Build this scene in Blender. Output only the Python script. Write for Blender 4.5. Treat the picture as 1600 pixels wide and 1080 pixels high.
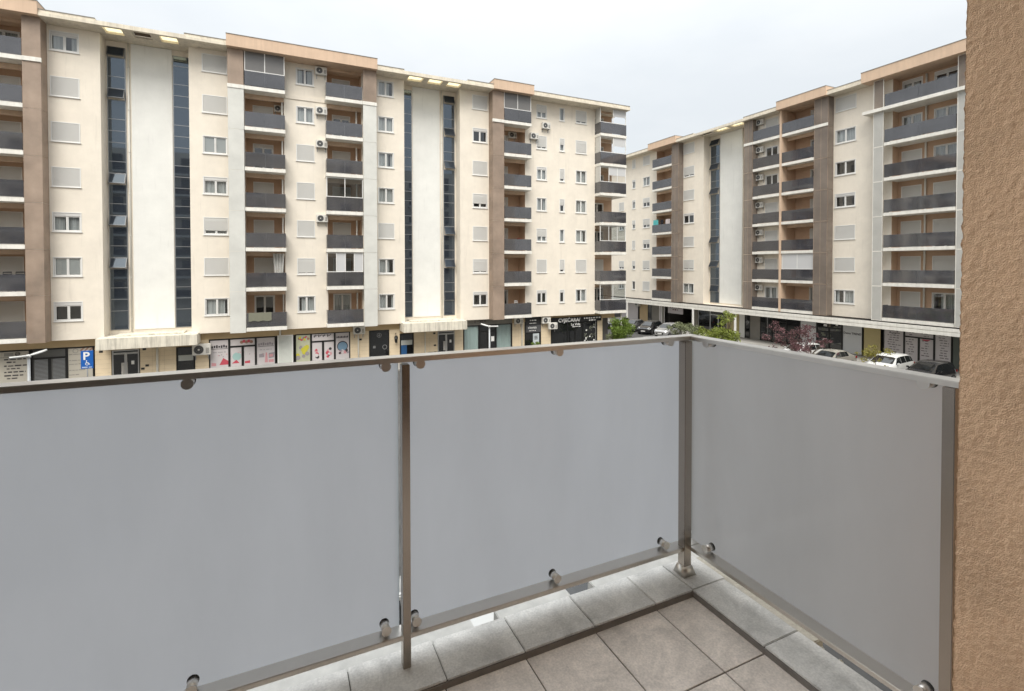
import bpy, bmesh, math, random
from mathutils import Vector, Matrix, noise
R = math.radians
random.seed(7)
for o in list(bpy.data.objects): bpy.data.objects.remove(o)
scene = bpy.context.scene
C = scene.collection

# ------------------------------------------------------------------ camera, sky, sun, exposure
cam = bpy.data.cameras.new('camera')
cam.sensor_width = 36.0
cam.lens = 36.0 * 779.7 / 1600
cam.shift_y = -(540 - 428.4) / 1600
cam.clip_start = 0.02
cam.clip_end = 3000
camo = bpy.data.objects.new('camera', cam); C.objects.link(camo)
camo.location = (0, 0, 0)
camo.rotation_euler = (Matrix.Rotation(R(-24.914), 3, 'Z') @ Matrix.Rotation(R(90 - 0.95), 3, 'X') @ Matrix.Rotation(R(-0.074), 3, 'Z')).to_euler()
scene.camera = camo

SUN_EL, SUN_AZ = 52, 209            # azimuth measured clockwise from +Y
w = bpy.data.worlds.new('World'); scene.world = w; w.use_nodes = True
nt = w.node_tree; nt.nodes.clear()
N = nt.nodes.new; L = nt.links.new
sky = N('ShaderNodeTexSky'); sky.sky_type = 'NISHITA'; sky.sun_disc = False
sky.sun_elevation = R(SUN_EL); sky.sun_rotation = R(SUN_AZ); sky.air_density = 1.2; sky.dust_density = 3.0
geo = N('ShaderNodeTexCoord')
mp = N('ShaderNodeMapping'); mp.inputs['Scale'].default_value = (1.0, 1.0, 2.4); L(geo.outputs['Generated'], mp.inputs[0])
n1 = N('ShaderNodeTexNoise'); n1.inputs['Scale'].default_value = 2.6; n1.inputs['Detail'].default_value = 5; n1.inputs['Roughness'].default_value = .55
L(mp.outputs[0], n1.inputs['Vector'])
cr = N('ShaderNodeValToRGB'); cr.color_ramp.elements[0].position = .36; cr.color_ramp.elements[1].position = .58
cr.color_ramp.elements[0].color = (1.93, 2.01, 2.06, 1); cr.color_ramp.elements[1].color = (2.08, 2.14, 2.165, 1)
L(n1.outputs['Fac'], cr.inputs[0])
sep = N('ShaderNodeSeparateXYZ'); L(geo.outputs['Generated'], sep.inputs[0])
mr = N('ShaderNodeMapRange'); mr.inputs[1].default_value = 0; mr.inputs[2].default_value = 1; mr.inputs[3].default_value = .96; mr.inputs[4].default_value = 3.8
pw = N('ShaderNodeMath'); pw.operation = 'POWER'; pw.inputs[1].default_value = 3.0; mxz = N('ShaderNodeMath'); mxz.operation = 'MAXIMUM'; mxz.inputs[1].default_value = 0
L(sep.outputs['Z'], mxz.inputs[0]); L(mxz.outputs[0], pw.inputs[0]); L(pw.outputs[0], mr.inputs[0])      # overcast sky: brighter towards the zenith
vm = N('ShaderNodeVectorMath'); vm.operation = 'SCALE'; L(cr.outputs[0], vm.inputs[0]); L(mr.outputs[0], vm.inputs['Scale'])
mx = N('ShaderNodeMixRGB'); mx.inputs[0].default_value = .95; L(sky.outputs[0], mx.inputs[1]); L(vm.outputs[0], mx.inputs[2])
bg = N('ShaderNodeBackground'); bg.inputs[1].default_value = .105; L(mx.outputs[0], bg.inputs[0])
wo = N('ShaderNodeOutputWorld'); L(bg.outputs[0], wo.inputs[0])

sun = bpy.data.lights.new('sun', 'SUN'); sun.energy = 0.78; sun.angle = R(35); sun.color = (1, .955, .88)
so = bpy.data.objects.new('sun', sun); C.objects.link(so)
sd = Vector((math.sin(R(SUN_AZ)) * math.cos(R(SUN_EL)), math.cos(R(SUN_AZ)) * math.cos(R(SUN_EL)), math.sin(R(SUN_EL))))
so.rotation_euler = sd.to_track_quat('Z', 'Y').to_euler(); so.location = (0, 0, 60)

vs = scene.view_settings
vs.view_transform = 'Standard'; vs.look = 'None'; vs.gamma = 1; vs.use_curve_mapping = False
vs.exposure = 1.97

# ------------------------------------------------------------------ materials
MATS = {}
def mat(name, col, rough=.6, metal=0., var=0., vscale=3., bump=0., bscale=40., spec=.5, streak=0., island=0., trans=0., ior=1.45, coat=0.):
    if name in MATS: return MATS[name]
    m = bpy.data.materials.new(name); m.use_nodes = True; t = m.node_tree; t.nodes.clear()
    n = t.nodes.new; l = t.links.new
    out = n('ShaderNodeOutputMaterial'); b = n('ShaderNodeBsdfPrincipled')
    b.inputs['Roughness'].default_value = rough; b.inputs['Metallic'].default_value = metal
    b.inputs['Specular IOR Level'].default_value = spec; b.inputs['IOR'].default_value = ior
    if coat: b.inputs['Coat Weight'].default_value = coat; b.inputs['Coat Roughness'].default_value = .05
    g = n('ShaderNodeNewGeometry')
    col4 = (*col, 1)
    src = None
    if var or streak or island:
        rgb = n('ShaderNodeRGB'); rgb.outputs[0].default_value = col4; src = rgb.outputs[0]
        def darken(facsock, lo, hi, p0, p1):
            nonlocal src
            r = n('ShaderNodeMapRange'); r.inputs[1].default_value = p0; r.inputs[2].default_value = p1; r.inputs[3].default_value = lo; r.inputs[4].default_value = hi
            l(facsock, r.inputs[0])
            v = n('ShaderNodeVectorMath'); v.operation = 'SCALE'; l(src, v.inputs[0]); l(r.outputs[0], v.inputs['Scale']); src = v.outputs[0]
        if var:
            x = n('ShaderNodeTexNoise'); x.inputs['Scale'].default_value = vscale; x.inputs['Detail'].default_value = 7; x.inputs['Roughness'].default_value = .62
            l(g.outputs['Position'], x.inputs['Vector']); darken(x.outputs['Fac'], 1 - var, 1 + var, .3, .7)
        if streak:
            mpp = n('ShaderNodeMapping'); mpp.inputs['Scale'].default_value = (3.2, 3.2, .22); l(g.outputs['Position'], mpp.inputs[0])
            x = n('ShaderNodeTexNoise'); x.inputs['Scale'].default_value = 1.3; x.inputs['Detail'].default_value = 6; x.inputs['Roughness'].default_value = .7
            l(mpp.outputs[0], x.inputs['Vector']); darken(x.outputs['Fac'], 1 - streak, 1.0, .36, .56)
        if streak:
            mp2 = n('ShaderNodeMapping'); mp2.inputs['Scale'].default_value = (1.7, 1.7, .16); l(g.outputs['Position'], mp2.inputs[0])
            x = n('ShaderNodeTexNoise'); x.inputs['Scale'].default_value = 2.4; x.inputs['Detail'].default_value = 4; l(mp2.outputs[0], x.inputs['Vector']); darken(x.outputs['Fac'], 1.0, .93, .62, .74)
        if island:
            darken(g.outputs['Random Per Island'], 1 - island, 1 + island, 0, 1)
        l(src, b.inputs['Base Color'])
    else:
        b.inputs['Base Color'].default_value = col4
    if bump:
        x = n('ShaderNodeTexNoise'); x.inputs['Scale'].default_value = bscale; x.inputs['Detail'].default_value = 6; l(g.outputs['Position'], x.inputs['Vector'])
        bp = n('ShaderNodeBump'); bp.inputs['Strength'].default_value = bump; bp.inputs['Distance'].default_value = .02
        l(x.outputs['Fac'], bp.inputs['Height']); l(bp.outputs[0], b.inputs['Normal'])
    if trans:
        tr = n('ShaderNodeBsdfTransparent'); ms = n('ShaderNodeMixShader'); ms.inputs[0].default_value = trans
        l(b.outputs[0], ms.inputs[1]); l(tr.outputs[0], ms.inputs[2]); l(ms.outputs[0], out.inputs[0])
    else:
        l(b.outputs[0], out.inputs[0])
    MATS[name] = m; return m

def glassmat(name, tint, refl=.10, rough=.02):
    if name in MATS: return MATS[name]
    m = bpy.data.materials.new(name); m.use_nodes = True; t = m.node_tree; t.nodes.clear()
    n = t.nodes.new; l = t.links.new
    out = n('ShaderNodeOutputMaterial'); tr = n('ShaderNodeBsdfTransparent'); tr.inputs[0].default_value = (*tint, 1)
    gl = n('ShaderNodeBsdfGlossy'); gl.inputs['Roughness'].default_value = rough; gl.inputs[0].default_value = (.95, .97, 1, 1)
    lw = n('ShaderNodeFresnel'); lw.inputs[0].default_value = 1.5; g = n('ShaderNodeNewGeometry')
    r = n('ShaderNodeMapRange'); r.inputs[3].default_value = refl; r.inputs[4].default_value = 1; l(lw.outputs[0], r.inputs[0])
    iv = n('ShaderNodeMath'); iv.operation = 'SUBTRACT'; iv.inputs[0].default_value = 1; l(g.outputs['Backfacing'], iv.inputs[1])
    mu = n('ShaderNodeMath'); mu.operation = 'MULTIPLY'; l(r.outputs[0], mu.inputs[0]); l(iv.outputs[0], mu.inputs[1])
    ms = n('ShaderNodeMixShader'); l(mu.outputs[0], ms.inputs[0]); l(tr.outputs[0], ms.inputs[1]); l(gl.outputs[0], ms.inputs[2]); l(ms.outputs[0], out.inputs[0])
    MATS[name] = m; return m

CREAM = mat('cream_plaster', (.805, .735, .63), .9, var=.06, vscale=.9, bump=.15, bscale=14, streak=.015)
WHITEP = mat('white_plaster', (.79, .785, .745), .9, var=.05, vscale=.8, bump=.1, bscale=14, streak=.012)
PEACH = mat('peach_plaster', (.64, .47, .34), .9, var=.06, vscale=1.1, streak=.08)
EAVE = mat('eave_plaster', (.74, .67, .55), .9, var=.09, vscale=2.0, streak=.18)
STAIN = mat('stained_canopy_plaster', (.74, .69, .58), .9, var=.09, vscale=2.5, streak=.34)
ORANGE = mat('orange_recess_plaster', (.52, .355, .245), .9, var=.06, vscale=1.5)
BROWN = mat('brown_perforated_screen', (.375, .285, .22), .55, var=.24, vscale=.6, trans=.24)
GREYSC = mat('pale_perforated_screen', (.66, .655, .61), .55, var=.10, vscale=.7, trans=.05)
TAUPE = mat('taupe_perforated_screen', (.25, .205, .17), .55, var=.2, vscale=.6, trans=.34)
GREYR = mat('grey_mesh_screen', (.50, .49, .455), .6, var=.08, vscale=.9, trans=.1)
SLAB = mat('white_slab_paint', (.79, .765, .70), .85, var=.08, vscale=2.2, streak=.10)
SMOKE = mat('smoked_railing_glass', (.066, .066, .074), .06, var=.3, vscale=.7, spec=.55, ior=1.9, trans=.14)
PVC = mat('white_window_plastic', (.78, .77, .74), .35)
SHUT = mat('grey_white_roller_shutter', (.63, .62, .59), .55, var=.03, vscale=.5)
SHUTBOX = mat('shutter_box_plastic', (.62, .61, .59), .5)
CURT = mat('curtain_cloth', (.55, .55, .53), .9, island=.2)
ROOM = mat('shade_toned_room', (.12, .115, .11), .9)  # darkness of the rooms is put into this colour, the niches being shallow
PANE = glassmat('window_glass', (.72, .75, .76), .06)
STAIRG = mat('dark_stair_glass', (.024, .029, .038), .03, spec=.6, ior=2.0)
STAIRT = mat('tilted_stair_glass', (.03, .036, .045), .08, spec=.28, ior=1.5)
STAIRF = mat('grey_aluminium', (.30, .31, .32), .35, metal=.6)
for _m in (STAIRG, STAIRT): _m.node_tree.nodes['Principled BSDF'].inputs['Specular Tint'].default_value = (.72, .86, 1, 1)
PIPE = mat('white_drain_pipe', (.68, .66, .60), .5)
ACW = mat('air_conditioner_white', (.68, .66, .61), .5, var=.05, vscale=2)
BLACK = mat('black_painted_metal', (.012, .012, .012), .35)
DARKG = mat('dark_grille', (.03, .028, .026), .6)
TANT = mat('tan_cladding_tile', (.70, .58, .41), .55, var=.07, vscale=1.3, island=.06)
JOINT = mat('tile_joint_mortar', (.36, .29, .20), .9)
TANP = mat('tan_band_plaster', (.52, .395, .235), .9, var=.06, vscale=1.2)
SHOPG = mat('dark_shop_glass', (.012, .013, .014), .03, spec=.6, ior=1.7)
ALU = mat('silver_aluminium', (.48, .48, .47), .35, metal=.7)
POSTER = mat('pale_window_film', (.56, .525, .53), .45, var=.05, vscale=.8)
POSTERY = mat('beige_window_film', (.45, .42, .36), .45, var=.06, vscale=1.2)
INK = mat('dark_print_ink', (.045, .04, .045), .6)
WHITE = mat('white_paint', (.80, .80, .78), .5)

def leafmat(name, col, isl=.45):
    if name in MATS: return MATS[name]
    m = mat(name, col, .55, island=isl, var=.25, vscale=2.0)
    t = m.node_tree; b = [q for q in t.nodes if q.type == 'BSDF_PRINCIPLED'][0]; out = [q for q in t.nodes if q.type == 'OUTPUT_MATERIAL'][0]
    tl = t.nodes.new('ShaderNodeBsdfTranslucent'); ms = t.nodes.new('ShaderNodeMixShader'); ms.inputs[0].default_value = .3
    src = b.inputs['Base Color'].links[0].from_socket
    t.links.new(src, tl.inputs[0]); t.links.new(b.outputs[0], ms.inputs[1]); t.links.new(tl.outputs[0], ms.inputs[2]); t.links.new(ms.outputs[0], out.inputs[0])
    return m

# ------------------------------------------------------------------ mesh helpers
class MB:
    def __init__(s): s.v = []; s.f = []; s.m = []; s.mats = []; s.sm = []
    def mi(s, m):
        if m not in s.mats: s.mats.append(m)
        return s.mats.index(m)
    def poly(s, pts, m, smooth=False):
        i = len(s.v); s.v += [tuple(p) for p in pts]; s.f.append(tuple(range(i, i + len(pts)))); s.m.append(s.mi(m)); s.sm.append(smooth)
    def box(s, x0, x1, y0, y1, z0, z1, m):
        if x0 > x1: x0, x1 = x1, x0
        if y0 > y1: y0, y1 = y1, y0
        if z0 > z1: z0, z1 = z1, z0
        i = len(s.v)
        s.v += [(x0, y0, z0), (x1, y0, z0), (x1, y1, z0), (x0, y1, z0), (x0, y0, z1), (x1, y0, z1), (x1, y1, z1), (x0, y1, z1)]
        k = s.mi(m)
        for q in ((0, 3, 2, 1), (4, 5, 6, 7), (0, 1, 5, 4), (1, 2, 6, 5), (2, 3, 7, 6), (3, 0, 4, 7)):
            s.f.append(tuple(i + a for a in q)); s.m.append(k); s.sm.append(False)
        return s
    def cyl(s, p0, p1, r0, m, r1=None, n=12, caps=True):
        p0 = Vector(p0); p1 = Vector(p1); r1 = r0 if r1 is None else r1
        d = (p1 - p0).normalized(); a = d.orthogonal().normalized(); b = d.cross(a)
        i = len(s.v); k = s.mi(m)
        for p, r in ((p0, r0), (p1, r1)):
            for j in range(n):
                t = 2 * math.pi * j / n; s.v.append(tuple(p + a * (r * math.cos(t)) + b * (r * math.sin(t))))
        for j in range(n):
            s.f.append((i + j, i + (j + 1) % n, i + n + (j + 1) % n, i + n + j)); s.m.append(k); s.sm.append(True)
        if caps:
            s.f.append(tuple(i + n - 1 - j for j in range(n))); s.m.append(k); s.sm.append(False)
            s.f.append(tuple(i + n + j for j in range(n))); s.m.append(k); s.sm.append(False)
        return s
    def disc(s, c, nrm, r, m, n=16, ri=0.):
        c = Vector(c); d = Vector(nrm).normalized(); a = d.orthogonal().normalized(); b = d.cross(a)
        P = lambda q, t: c + a * (q * math.cos(t)) + b * (q * math.sin(t))
        if ri == 0: s.poly([P(r, 2 * math.pi * j / n) for j in range(n)], m)
        else:
            for j in range(n):
                t0, t1 = 2 * math.pi * j / n, 2 * math.pi * (j + 1) / n
                s.poly([P(ri, t0), P(r, t0), P(r, t1), P(ri, t1)], m)
    def mesh(s, name, bevel=0., recalc=False):
        me = bpy.data.meshes.new(name); me.from_pydata(s.v, [], s.f)
        for m in s.mats: me.materials.append(m)
        me.polygons.foreach_set('material_index', s.m); me.polygons.foreach_set('use_smooth', s.sm)
        if bevel or recalc:
            bm = bmesh.new(); bm.from_mesh(me)
            if recalc: bmesh.ops.remove_doubles(bm, verts=bm.verts, dist=1e-5); bmesh.ops.recalc_face_normals(bm, faces=bm.faces)
            if bevel:
                es = [e for e in bm.edges if len(e.link_faces) == 2 and e.calc_face_angle(0) > .6]
                bmesh.ops.bevel(bm, geom=es, offset=bevel, segments=2, affect='EDGES', clamp_overlap=True)
            bm.to_mesh(me); bm.free()
        me.update(); return me

def obj(name, me, parent=None, loc=(0, 0, 0), rz=0., rx=0.):
    o = bpy.data.objects.new(name, me); C.objects.link(o); o.location = loc; o.rotation_euler = (rx, 0, rz)
    if parent: o.parent = parent
    return o
def tag(o, label=None, cat=None, group=None, kind=None):
    if label: o['label'] = label
    if cat: o['category'] = cat
    if group: o['group'] = group
    if kind: o['kind'] = kind
    return o
def thing(name, loc, label, cat, group=None, rz=0.):
    return tag(obj(name, None, None, loc, rz), label, cat, group)
def copy_tree(o, parent=None):
    c = o.copy(); C.objects.link(c)
    if parent: c.parent = parent
    for ch in o.children: copy_tree(ch, c)
    return c

GZ = -8.3                                     # street level (the camera is the origin)
def text_mesh(body, size, m, bold=0.):
    cu = bpy.data.curves.new('t', 'FONT'); cu.body = body; cu.size = size; cu.extrude = .004; cu.offset = bold; cu.resolution_u = 3
    ob = bpy.data.objects.new('t', cu); C.objects.link(ob)
    me = bpy.data.meshes.new_from_object(ob.evaluated_get(bpy.context.evaluated_depsgraph_get()))
    bpy.data.objects.remove(ob); me.materials.clear(); me.materials.append(m); return me

# ------------------------------------------------------------------ the two apartment blocks: shared pieces
CACHE = {}
def cached(key, fn):
    if key not in CACHE: CACHE[key] = fn()
    return CACHE[key]

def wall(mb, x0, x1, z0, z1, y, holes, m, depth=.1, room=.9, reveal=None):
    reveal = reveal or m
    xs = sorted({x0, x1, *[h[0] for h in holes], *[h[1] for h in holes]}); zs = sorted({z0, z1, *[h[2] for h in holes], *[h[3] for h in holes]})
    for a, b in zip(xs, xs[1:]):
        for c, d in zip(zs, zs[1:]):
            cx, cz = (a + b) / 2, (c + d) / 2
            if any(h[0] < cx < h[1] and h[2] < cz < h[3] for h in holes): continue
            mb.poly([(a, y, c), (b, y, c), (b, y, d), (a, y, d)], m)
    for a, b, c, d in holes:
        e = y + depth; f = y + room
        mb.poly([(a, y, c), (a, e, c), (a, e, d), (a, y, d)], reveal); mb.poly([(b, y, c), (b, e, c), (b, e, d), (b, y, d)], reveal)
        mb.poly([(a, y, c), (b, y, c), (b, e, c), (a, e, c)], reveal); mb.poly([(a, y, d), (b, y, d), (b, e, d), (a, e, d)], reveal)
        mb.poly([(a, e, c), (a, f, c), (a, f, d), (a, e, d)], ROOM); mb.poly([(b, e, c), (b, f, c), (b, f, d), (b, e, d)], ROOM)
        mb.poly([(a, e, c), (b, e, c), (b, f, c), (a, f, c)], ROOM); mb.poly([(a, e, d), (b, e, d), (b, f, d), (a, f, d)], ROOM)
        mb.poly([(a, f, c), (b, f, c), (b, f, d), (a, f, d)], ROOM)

def frame_mesh(w, h, box, sashes, door):
    b = MB(); t = .055
    y0, y1 = (-.022, .1)
    b.box(-t, 0, y0, y1, -t if not door else 0, h + t, PVC); b.box(w, w + t, y0, y1, -t if not door else 0, h + t, PVC)
    b.box(0, w, y0, y1, h, h + t, PVC)
    if not door: b.box(0, w, y0, y1, -t, 0, PVC)
    top = h - (.2 if box else 0)
    if box: b.box(.004, w - .004, .0, .095, top, h - .003, SHUTBOX)
    n = sashes; fw = .06
    for i in range(n):
        a, c = w * i / n, w * (i + 1) / n
        a += .005; c -= .005
        b.box(a, a + fw, .03, .092, .004, top - .003, PVC); b.box(c - fw, c, .03, .092, .004, top - .003, PVC)
        b.box(a + fw, c - fw, .03, .092, .004, fw, PVC); b.box(a + fw, c - fw, .03, .092, top - fw, top - .003, PVC)
        if door: b.box(a + fw, c - fw, .035, .09, .75, .82, PVC)
    return b.mesh('window_frame', bevel=0)
def pane_mesh(w, h): 
    b = MB(); b.poly([(0, .06, 0), (w, .06, 0), (w, .06, h), (0, .06, h)], PANE); return b.mesh('pane')
def shutter_mesh(w, h):
    b = MB(); n = max(2, int(round(h / .062))); dz = h / n
    for i in range(n):
        z = i * dz
        b.poly([(0, .006, z + dz * .12), (w, .006, z + dz * .12), (w, .0, z + dz * .88), (0, .0, z + dz * .88)], SHUT)
        b.poly([(0, .006, z + dz * .12), (w, .006, z + dz * .12), (w, .016, z), (0, .016, z)], SHUT)
        b.poly([(0, .0, z + dz * .88), (w, .0, z + dz * .88), (w, .016, z + dz), (0, .016, z + dz)], SHUT)
    return b.mesh('roller_shutter')
def curtain_mesh(w, h, seed):
    b = MB(); rnd = random.Random(seed); n = 26; ph = rnd.random() * 6
    ys = [.2 + .025 * math.sin(i * 1.55 + ph) + .01 * math.sin(i * .7 + ph) for i in range(n + 1)]
    gap = rnd.choice([0, 0, .12, .3]); side = rnd.random()
    for i in range(n):
        u = i / n
        if gap and abs(u - side) < gap / 2: continue
        b.poly([(w * u, ys[i], 0), (w * (i + 1) / n, ys[i + 1], 0), (w * (i + 1) / n, ys[i + 1], h), (w * u, ys[i], h)], CURT, True)
    return b.mesh('curtain')
def sill_mesh(w):
    b = MB(); b.box(-.09, w + .09, -.07, 0, -.105, -.06, PVC); return b.mesh('sill', bevel=.006)
rc = random.Random(3)
def window(root, x, z, w, h, state, y=0., door=False, sashes=2, name=None):
    """state: 'S' shut, number = fraction of shutter down, 'C' curtains, 'B' slatted blinds, 'D' dark; suffix '+' = shutter box showing"""
    w = round(w, 2); h = round(h, 2)
    box = isinstance(state, str) and state.endswith('+') or isinstance(state, (int, float))
    st = state.rstrip('+') if isinstance(state, str) else state
    f = obj(name or ('balcony_door' if door else 'window'), cached(('f', w, h, box, sashes, door), lambda: frame_mesh(w, h, box, sashes, door)), root, (x, y, z - root.location.z))
    frac = 1. if st == 'S' else (st if isinstance(st, (int, float)) else 0)
    if not door: obj('sill', cached(('sill', w), lambda: sill_mesh(w)), f)
    if frac > 0:
        hh = round((h - .012) * frac, 2)
        obj('roller_shutter', cached(('sh', w, hh), lambda: shutter_mesh(w - .014, hh)), f, (.007, -.012 if frac == 1 else -.006, h - .006 - hh))
    if frac < 1:
        top = h - (.2 if box else 0); n = sashes
        for i in range(n):
            obj('pane', cached(('p', w, h, n, box), lambda: pane_mesh(w / n - .14, top - .13)), f, (w * i / n + .07, 0, .065))
        if st == 'C' or (isinstance(st, (int, float)) and rc.random() < .5):
            obj('curtain', curtain_mesh(w - .04, h - .03, rc.random()), f, (.02, 0, .01))
        if st == 'B':
            for i in range(n):
                obj('blind', cached(('bl', w, h, n), lambda: shutter_mesh(w / n - .16, h - .16)), f, (w * i / n + .08, .08, .08))
    return f

def rail_panel(w, h):
    def mk():
        b = MB(); b.box(0, w, -.006, .006, 0, h, SMOKE); return b.mesh('railing_panel')
    return cached(('rp', round(w, 2), round(h, 2)), mk)
def balcony(root, x0, x1, zf, o, back, n=2, left=True, right=True, th=.27):
    b = MB(); b.box(x0, x1, -o, back - .002, zf - th, zf, SLAB)
    s = obj('balcony', b.mesh('balcony_slab', bevel=.012), root, (0, 0, -root.location.z))
    g = .012; wd = (x1 - x0 - .06 - g * (n - 1)) / n; hh = 1.02
    for i in range(n):
        obj('railing_panel', rail_panel(wd, hh), s, (x0 + .03 + i * (wd + g), -o + .035, zf + .05))
    for i in range(n + 1):
        xx = x0 + .03 + i * (wd + g) - g / 2
        if i == 0: xx = x0 + .05
        if i == n: xx = x1 - .05
        me = cached('railpost', lambda: MB().box(-.012, .012, 0, .027, 0, 1.03, STAIRF).mesh('railing_post'))
        obj('railing_post', me, s, (xx, -o + .048, zf))
    for flag, xx in ((left, x0 + .03), (right, x1 - .03)):
        if flag: obj('railing_panel', rail_panel(o - .08, hh), s, (xx, -.02, zf + .05), rz=R(-90))
    return s
def enclosure(sl, x0, x1, z0, z1, y, kinds, depth=0.):
    """glazing above a railing: one frame, a pane or blind per kind: d dark opening, g clear glass, b white blind, h half blind, k dark film"""
    n = len(kinds); b = MB(); t = .055
    b.box(x0, x1, y, y + .05, z1 - t, z1, PVC); b.box(x0, x1, y, y + .05, z0, z0 + t, PVC)
    for i in range(n + 1):
        xx = x0 + (x1 - x0 - t) * i / n; b.box(xx, xx + t, y, y + .05, z0 + t, z1 - t, PVC)
    fr = obj('balcony_glazing', b.mesh('balcony_glazing'), sl)
    film = mat('grey_curtain_glass', (.17, .165, .16), .25, var=.06, vscale=.8, spec=.5)
    bl = mat('white_blind', (.55, .55, .55), .7)
    for i, k in enumerate(kinds):
        a = x0 + (x1 - x0 - t) * i / n + t; c = x0 + (x1 - x0 - t) * (i + 1) / n
        q = MB(); zb = z0 + t; zt = z1 - t
        if k == 'k': q.box(a, c, y + .02, y + .03, zb, zt, film)
        if k == 'g': q.box(a, c, y + .02, y + .026, zb, zt, PANE)
        if k == 'b': q.box(a, c, y + .02, y + .03, zb, zt, bl)
        if k == 'h': q.box(a, c, y + .02, y + .03, zb + (zt - zb) * .45, zt, bl)
        if q.v: obj('glazing_panel', q.mesh('glazing_panel'), sl)
def screen(root, x0, x1, o, z0, z1, m, side=None, frame=None):
    b = MB(); g = .008
    if frame:
        q = MB(); t = .045; e = (-o - .006, -o + .034)
        for a in ((x0, x0 + t, z0 + g, z1 - g), (x1 - t, x1, z0 + g, z1 - g), (x0 + t, x1 - t, z0 + g, z0 + t), (x0 + t, x1 - t, z1 - t, z1 - g)): q.box(a[0], a[1], e[0], e[1], a[2], a[3], frame)
        if x1 - x0 > 1: q.box((x0 + x1) / 2 - .02, (x0 + x1) / 2 + .02, e[0], e[1], z0 + t, z1 - t, frame)
        obj('screen_frame', q.mesh('screen_frame'), root, (0, 0, -root.location.z))
    b.box(x0, x1, -o, -o + .03, z0 + g, z1 - g, m)
    if side is not None:
        xx = x0 if side < 0 else x1 - .03
        b.box(xx, xx + .03, -o + .032, 0, z0 + g, z1 - g, m)
    return obj('screen_panel', b.mesh('screen_panel'), root, (0, 0, -root.location.z))
def stair_glazing(root, x0, x1, y, ztop, opens):
    hs = [.75] + [1.3, .8, .8] * 6 + [1.3]; z = ztop
    fr = MB(); zb = ztop - sum(hs)
    fr.box(x0, x0 + .05, y - .05, y + .02, zb, ztop, STAIRF); fr.box(x1 - .05, x1, y - .05, y + .02, zb, ztop, STAIRF)
    zz = ztop; fr.box(x0 + .05, x1 - .05, y - .045, y + .02, zz - .04, zz, STAIRF)
    for h in hs: zz -= h; fr.box(x0 + .05, x1 - .05, y - .045, y + .02, zz, zz + .045, STAIRF)
    f = obj('stair_glazing', fr.mesh('stair_glazing'), root, (0, 0, -root.location.z))
    w_ = x1 - x0 - .1
    for i, h in enumerate(hs):
        def mk(): 
            b = MB(); b.box(0, w_, -.01, .01, -(h - .05), 0, STAIRG); return b.mesh('glass_pane')
        def mkf():
            b = MB(); b.box(0, w_, -.012, .012, -(h - .05), -.045, STAIRT)
            for q in ((0, .05, -(h - .05), 0), (w_ - .05, w_, -(h - .05), 0)): b.box(q[0], q[1], -.022, .022, q[2], q[3], mat('dark_grey_aluminium', (.10, .105, .11), .4, metal=.4))
            b.box(.05, w_ - .05, -.022, .022, -.045, 0, mat('dark_grey_aluminium', (.10, .105, .11), .4, metal=.4)); b.box(.05, w_ - .05, -.022, .022, -(h - .05), -(h - .1), mat('dark_grey_aluminium', (.10, .105, .11), .4, metal=.4))
            return b.mesh('tilted_pane')
        a = opens.get(i, None)
        if a: obj('tilted_pane', cached(('tp', round(w_, 2), h), mkf), f, (x0 + .05, y - .06, z - .01), rx=R(-a))
        else: obj('glass_pane', cached(('gp', round(w_, 2), h), mk), f, (x0 + .05, y - .02, z - .002))
        z -= h
    return f
def pipe(root, x, y, z0, z1, r=.05, m=None):
    b = MB(); b.cyl((x, y, z0), (x, y, z1), r, m or PIPE, n=10)
    z = z0 + 1.2
    while z < z1: b.cyl((x, y, z), (x, y, z + .06), r * 1.35, m or PIPE, n=10); z += 2.9
    return obj('drain_pipe', b.mesh('drain_pipe'), root, (0, 0, -root.location.z))
def lbox(root, name, x0, x1, y0, y1, z0, z1, m, bevel=0.):
    return obj(name, MB().box(x0, x1, y0, y1, z0, z1, m).mesh(name, bevel=bevel), root, (0, 0, -root.location.z))
def eave(root, x0, x1, o, z0, z1, upper=True, holes=(), back=2.0, m=None):
    m = m or EAVE; b = MB()
    if holes:
        ya, yb = -o + .25, -.08
        b.box(x0, x1, -o, ya, z0, z1, m); b.box(x0, x1, yb, back, z0, z1, m)
        xs = [x0] + [v for h in holes for v in h[:2]] + [x1]
        for i in range(0, len(xs), 2): b.box(xs[i], xs[i + 1], ya, yb, z0, z1, m)
    else: b.box(x0, x1, -o, back, z0, z1, m)
    if upper: b.box(x0, x1, -o + .06, back, z1, z1 + .2, m); b.box(x0, x1, -o + .03, back, z1 + .2, z1 + .235, mat('roof_edge_metal', (.25, .235, .21), .5))
    e = obj('eave', b.mesh('eave'), root, (0, 0, -root.location.z))
    YEL = mat('yellowed_roof_light', (.72, .63, .34), .5)
    t = YEL.node_tree
    for h in holes:
        mm = YEL if h[2] else mat('brown_roof_grating', (.10, .07, .045), .8)
        obj('roof_light', MB().box(h[0] + .02, h[1] - .02, ya + .02, yb - .02, z1 - .12, z1 - .10, (roof_light_mat() if h[2] else mm)).mesh('roof_light'), e)
    return e
def roof_light_mat():
    if 'rl' in MATS: return MATS['rl']
    m = bpy.data.materials.new('yellowed_polycarbonate'); m.use_nodes = True; t = m.node_tree; t.nodes.clear()
    o = t.nodes.new('ShaderNodeOutputMaterial'); a = t.nodes.new('ShaderNodeBsdfTranslucent'); a.inputs[0].default_value = (.90, .84, .66, 1)
    d = t.nodes.new('ShaderNodeBsdfDiffuse'); d.inputs[0].default_value = (.6, .54, .36, 1); ms = t.nodes.new('ShaderNodeMixShader'); ms.inputs[0].default_value = .12
    t.links.new(a.outputs[0], ms.inputs[1]); t.links.new(d.outputs[0], ms.inputs[2]); t.links.new(ms.outputs[0], o.inputs[0]); MATS['rl'] = m; return m
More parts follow.
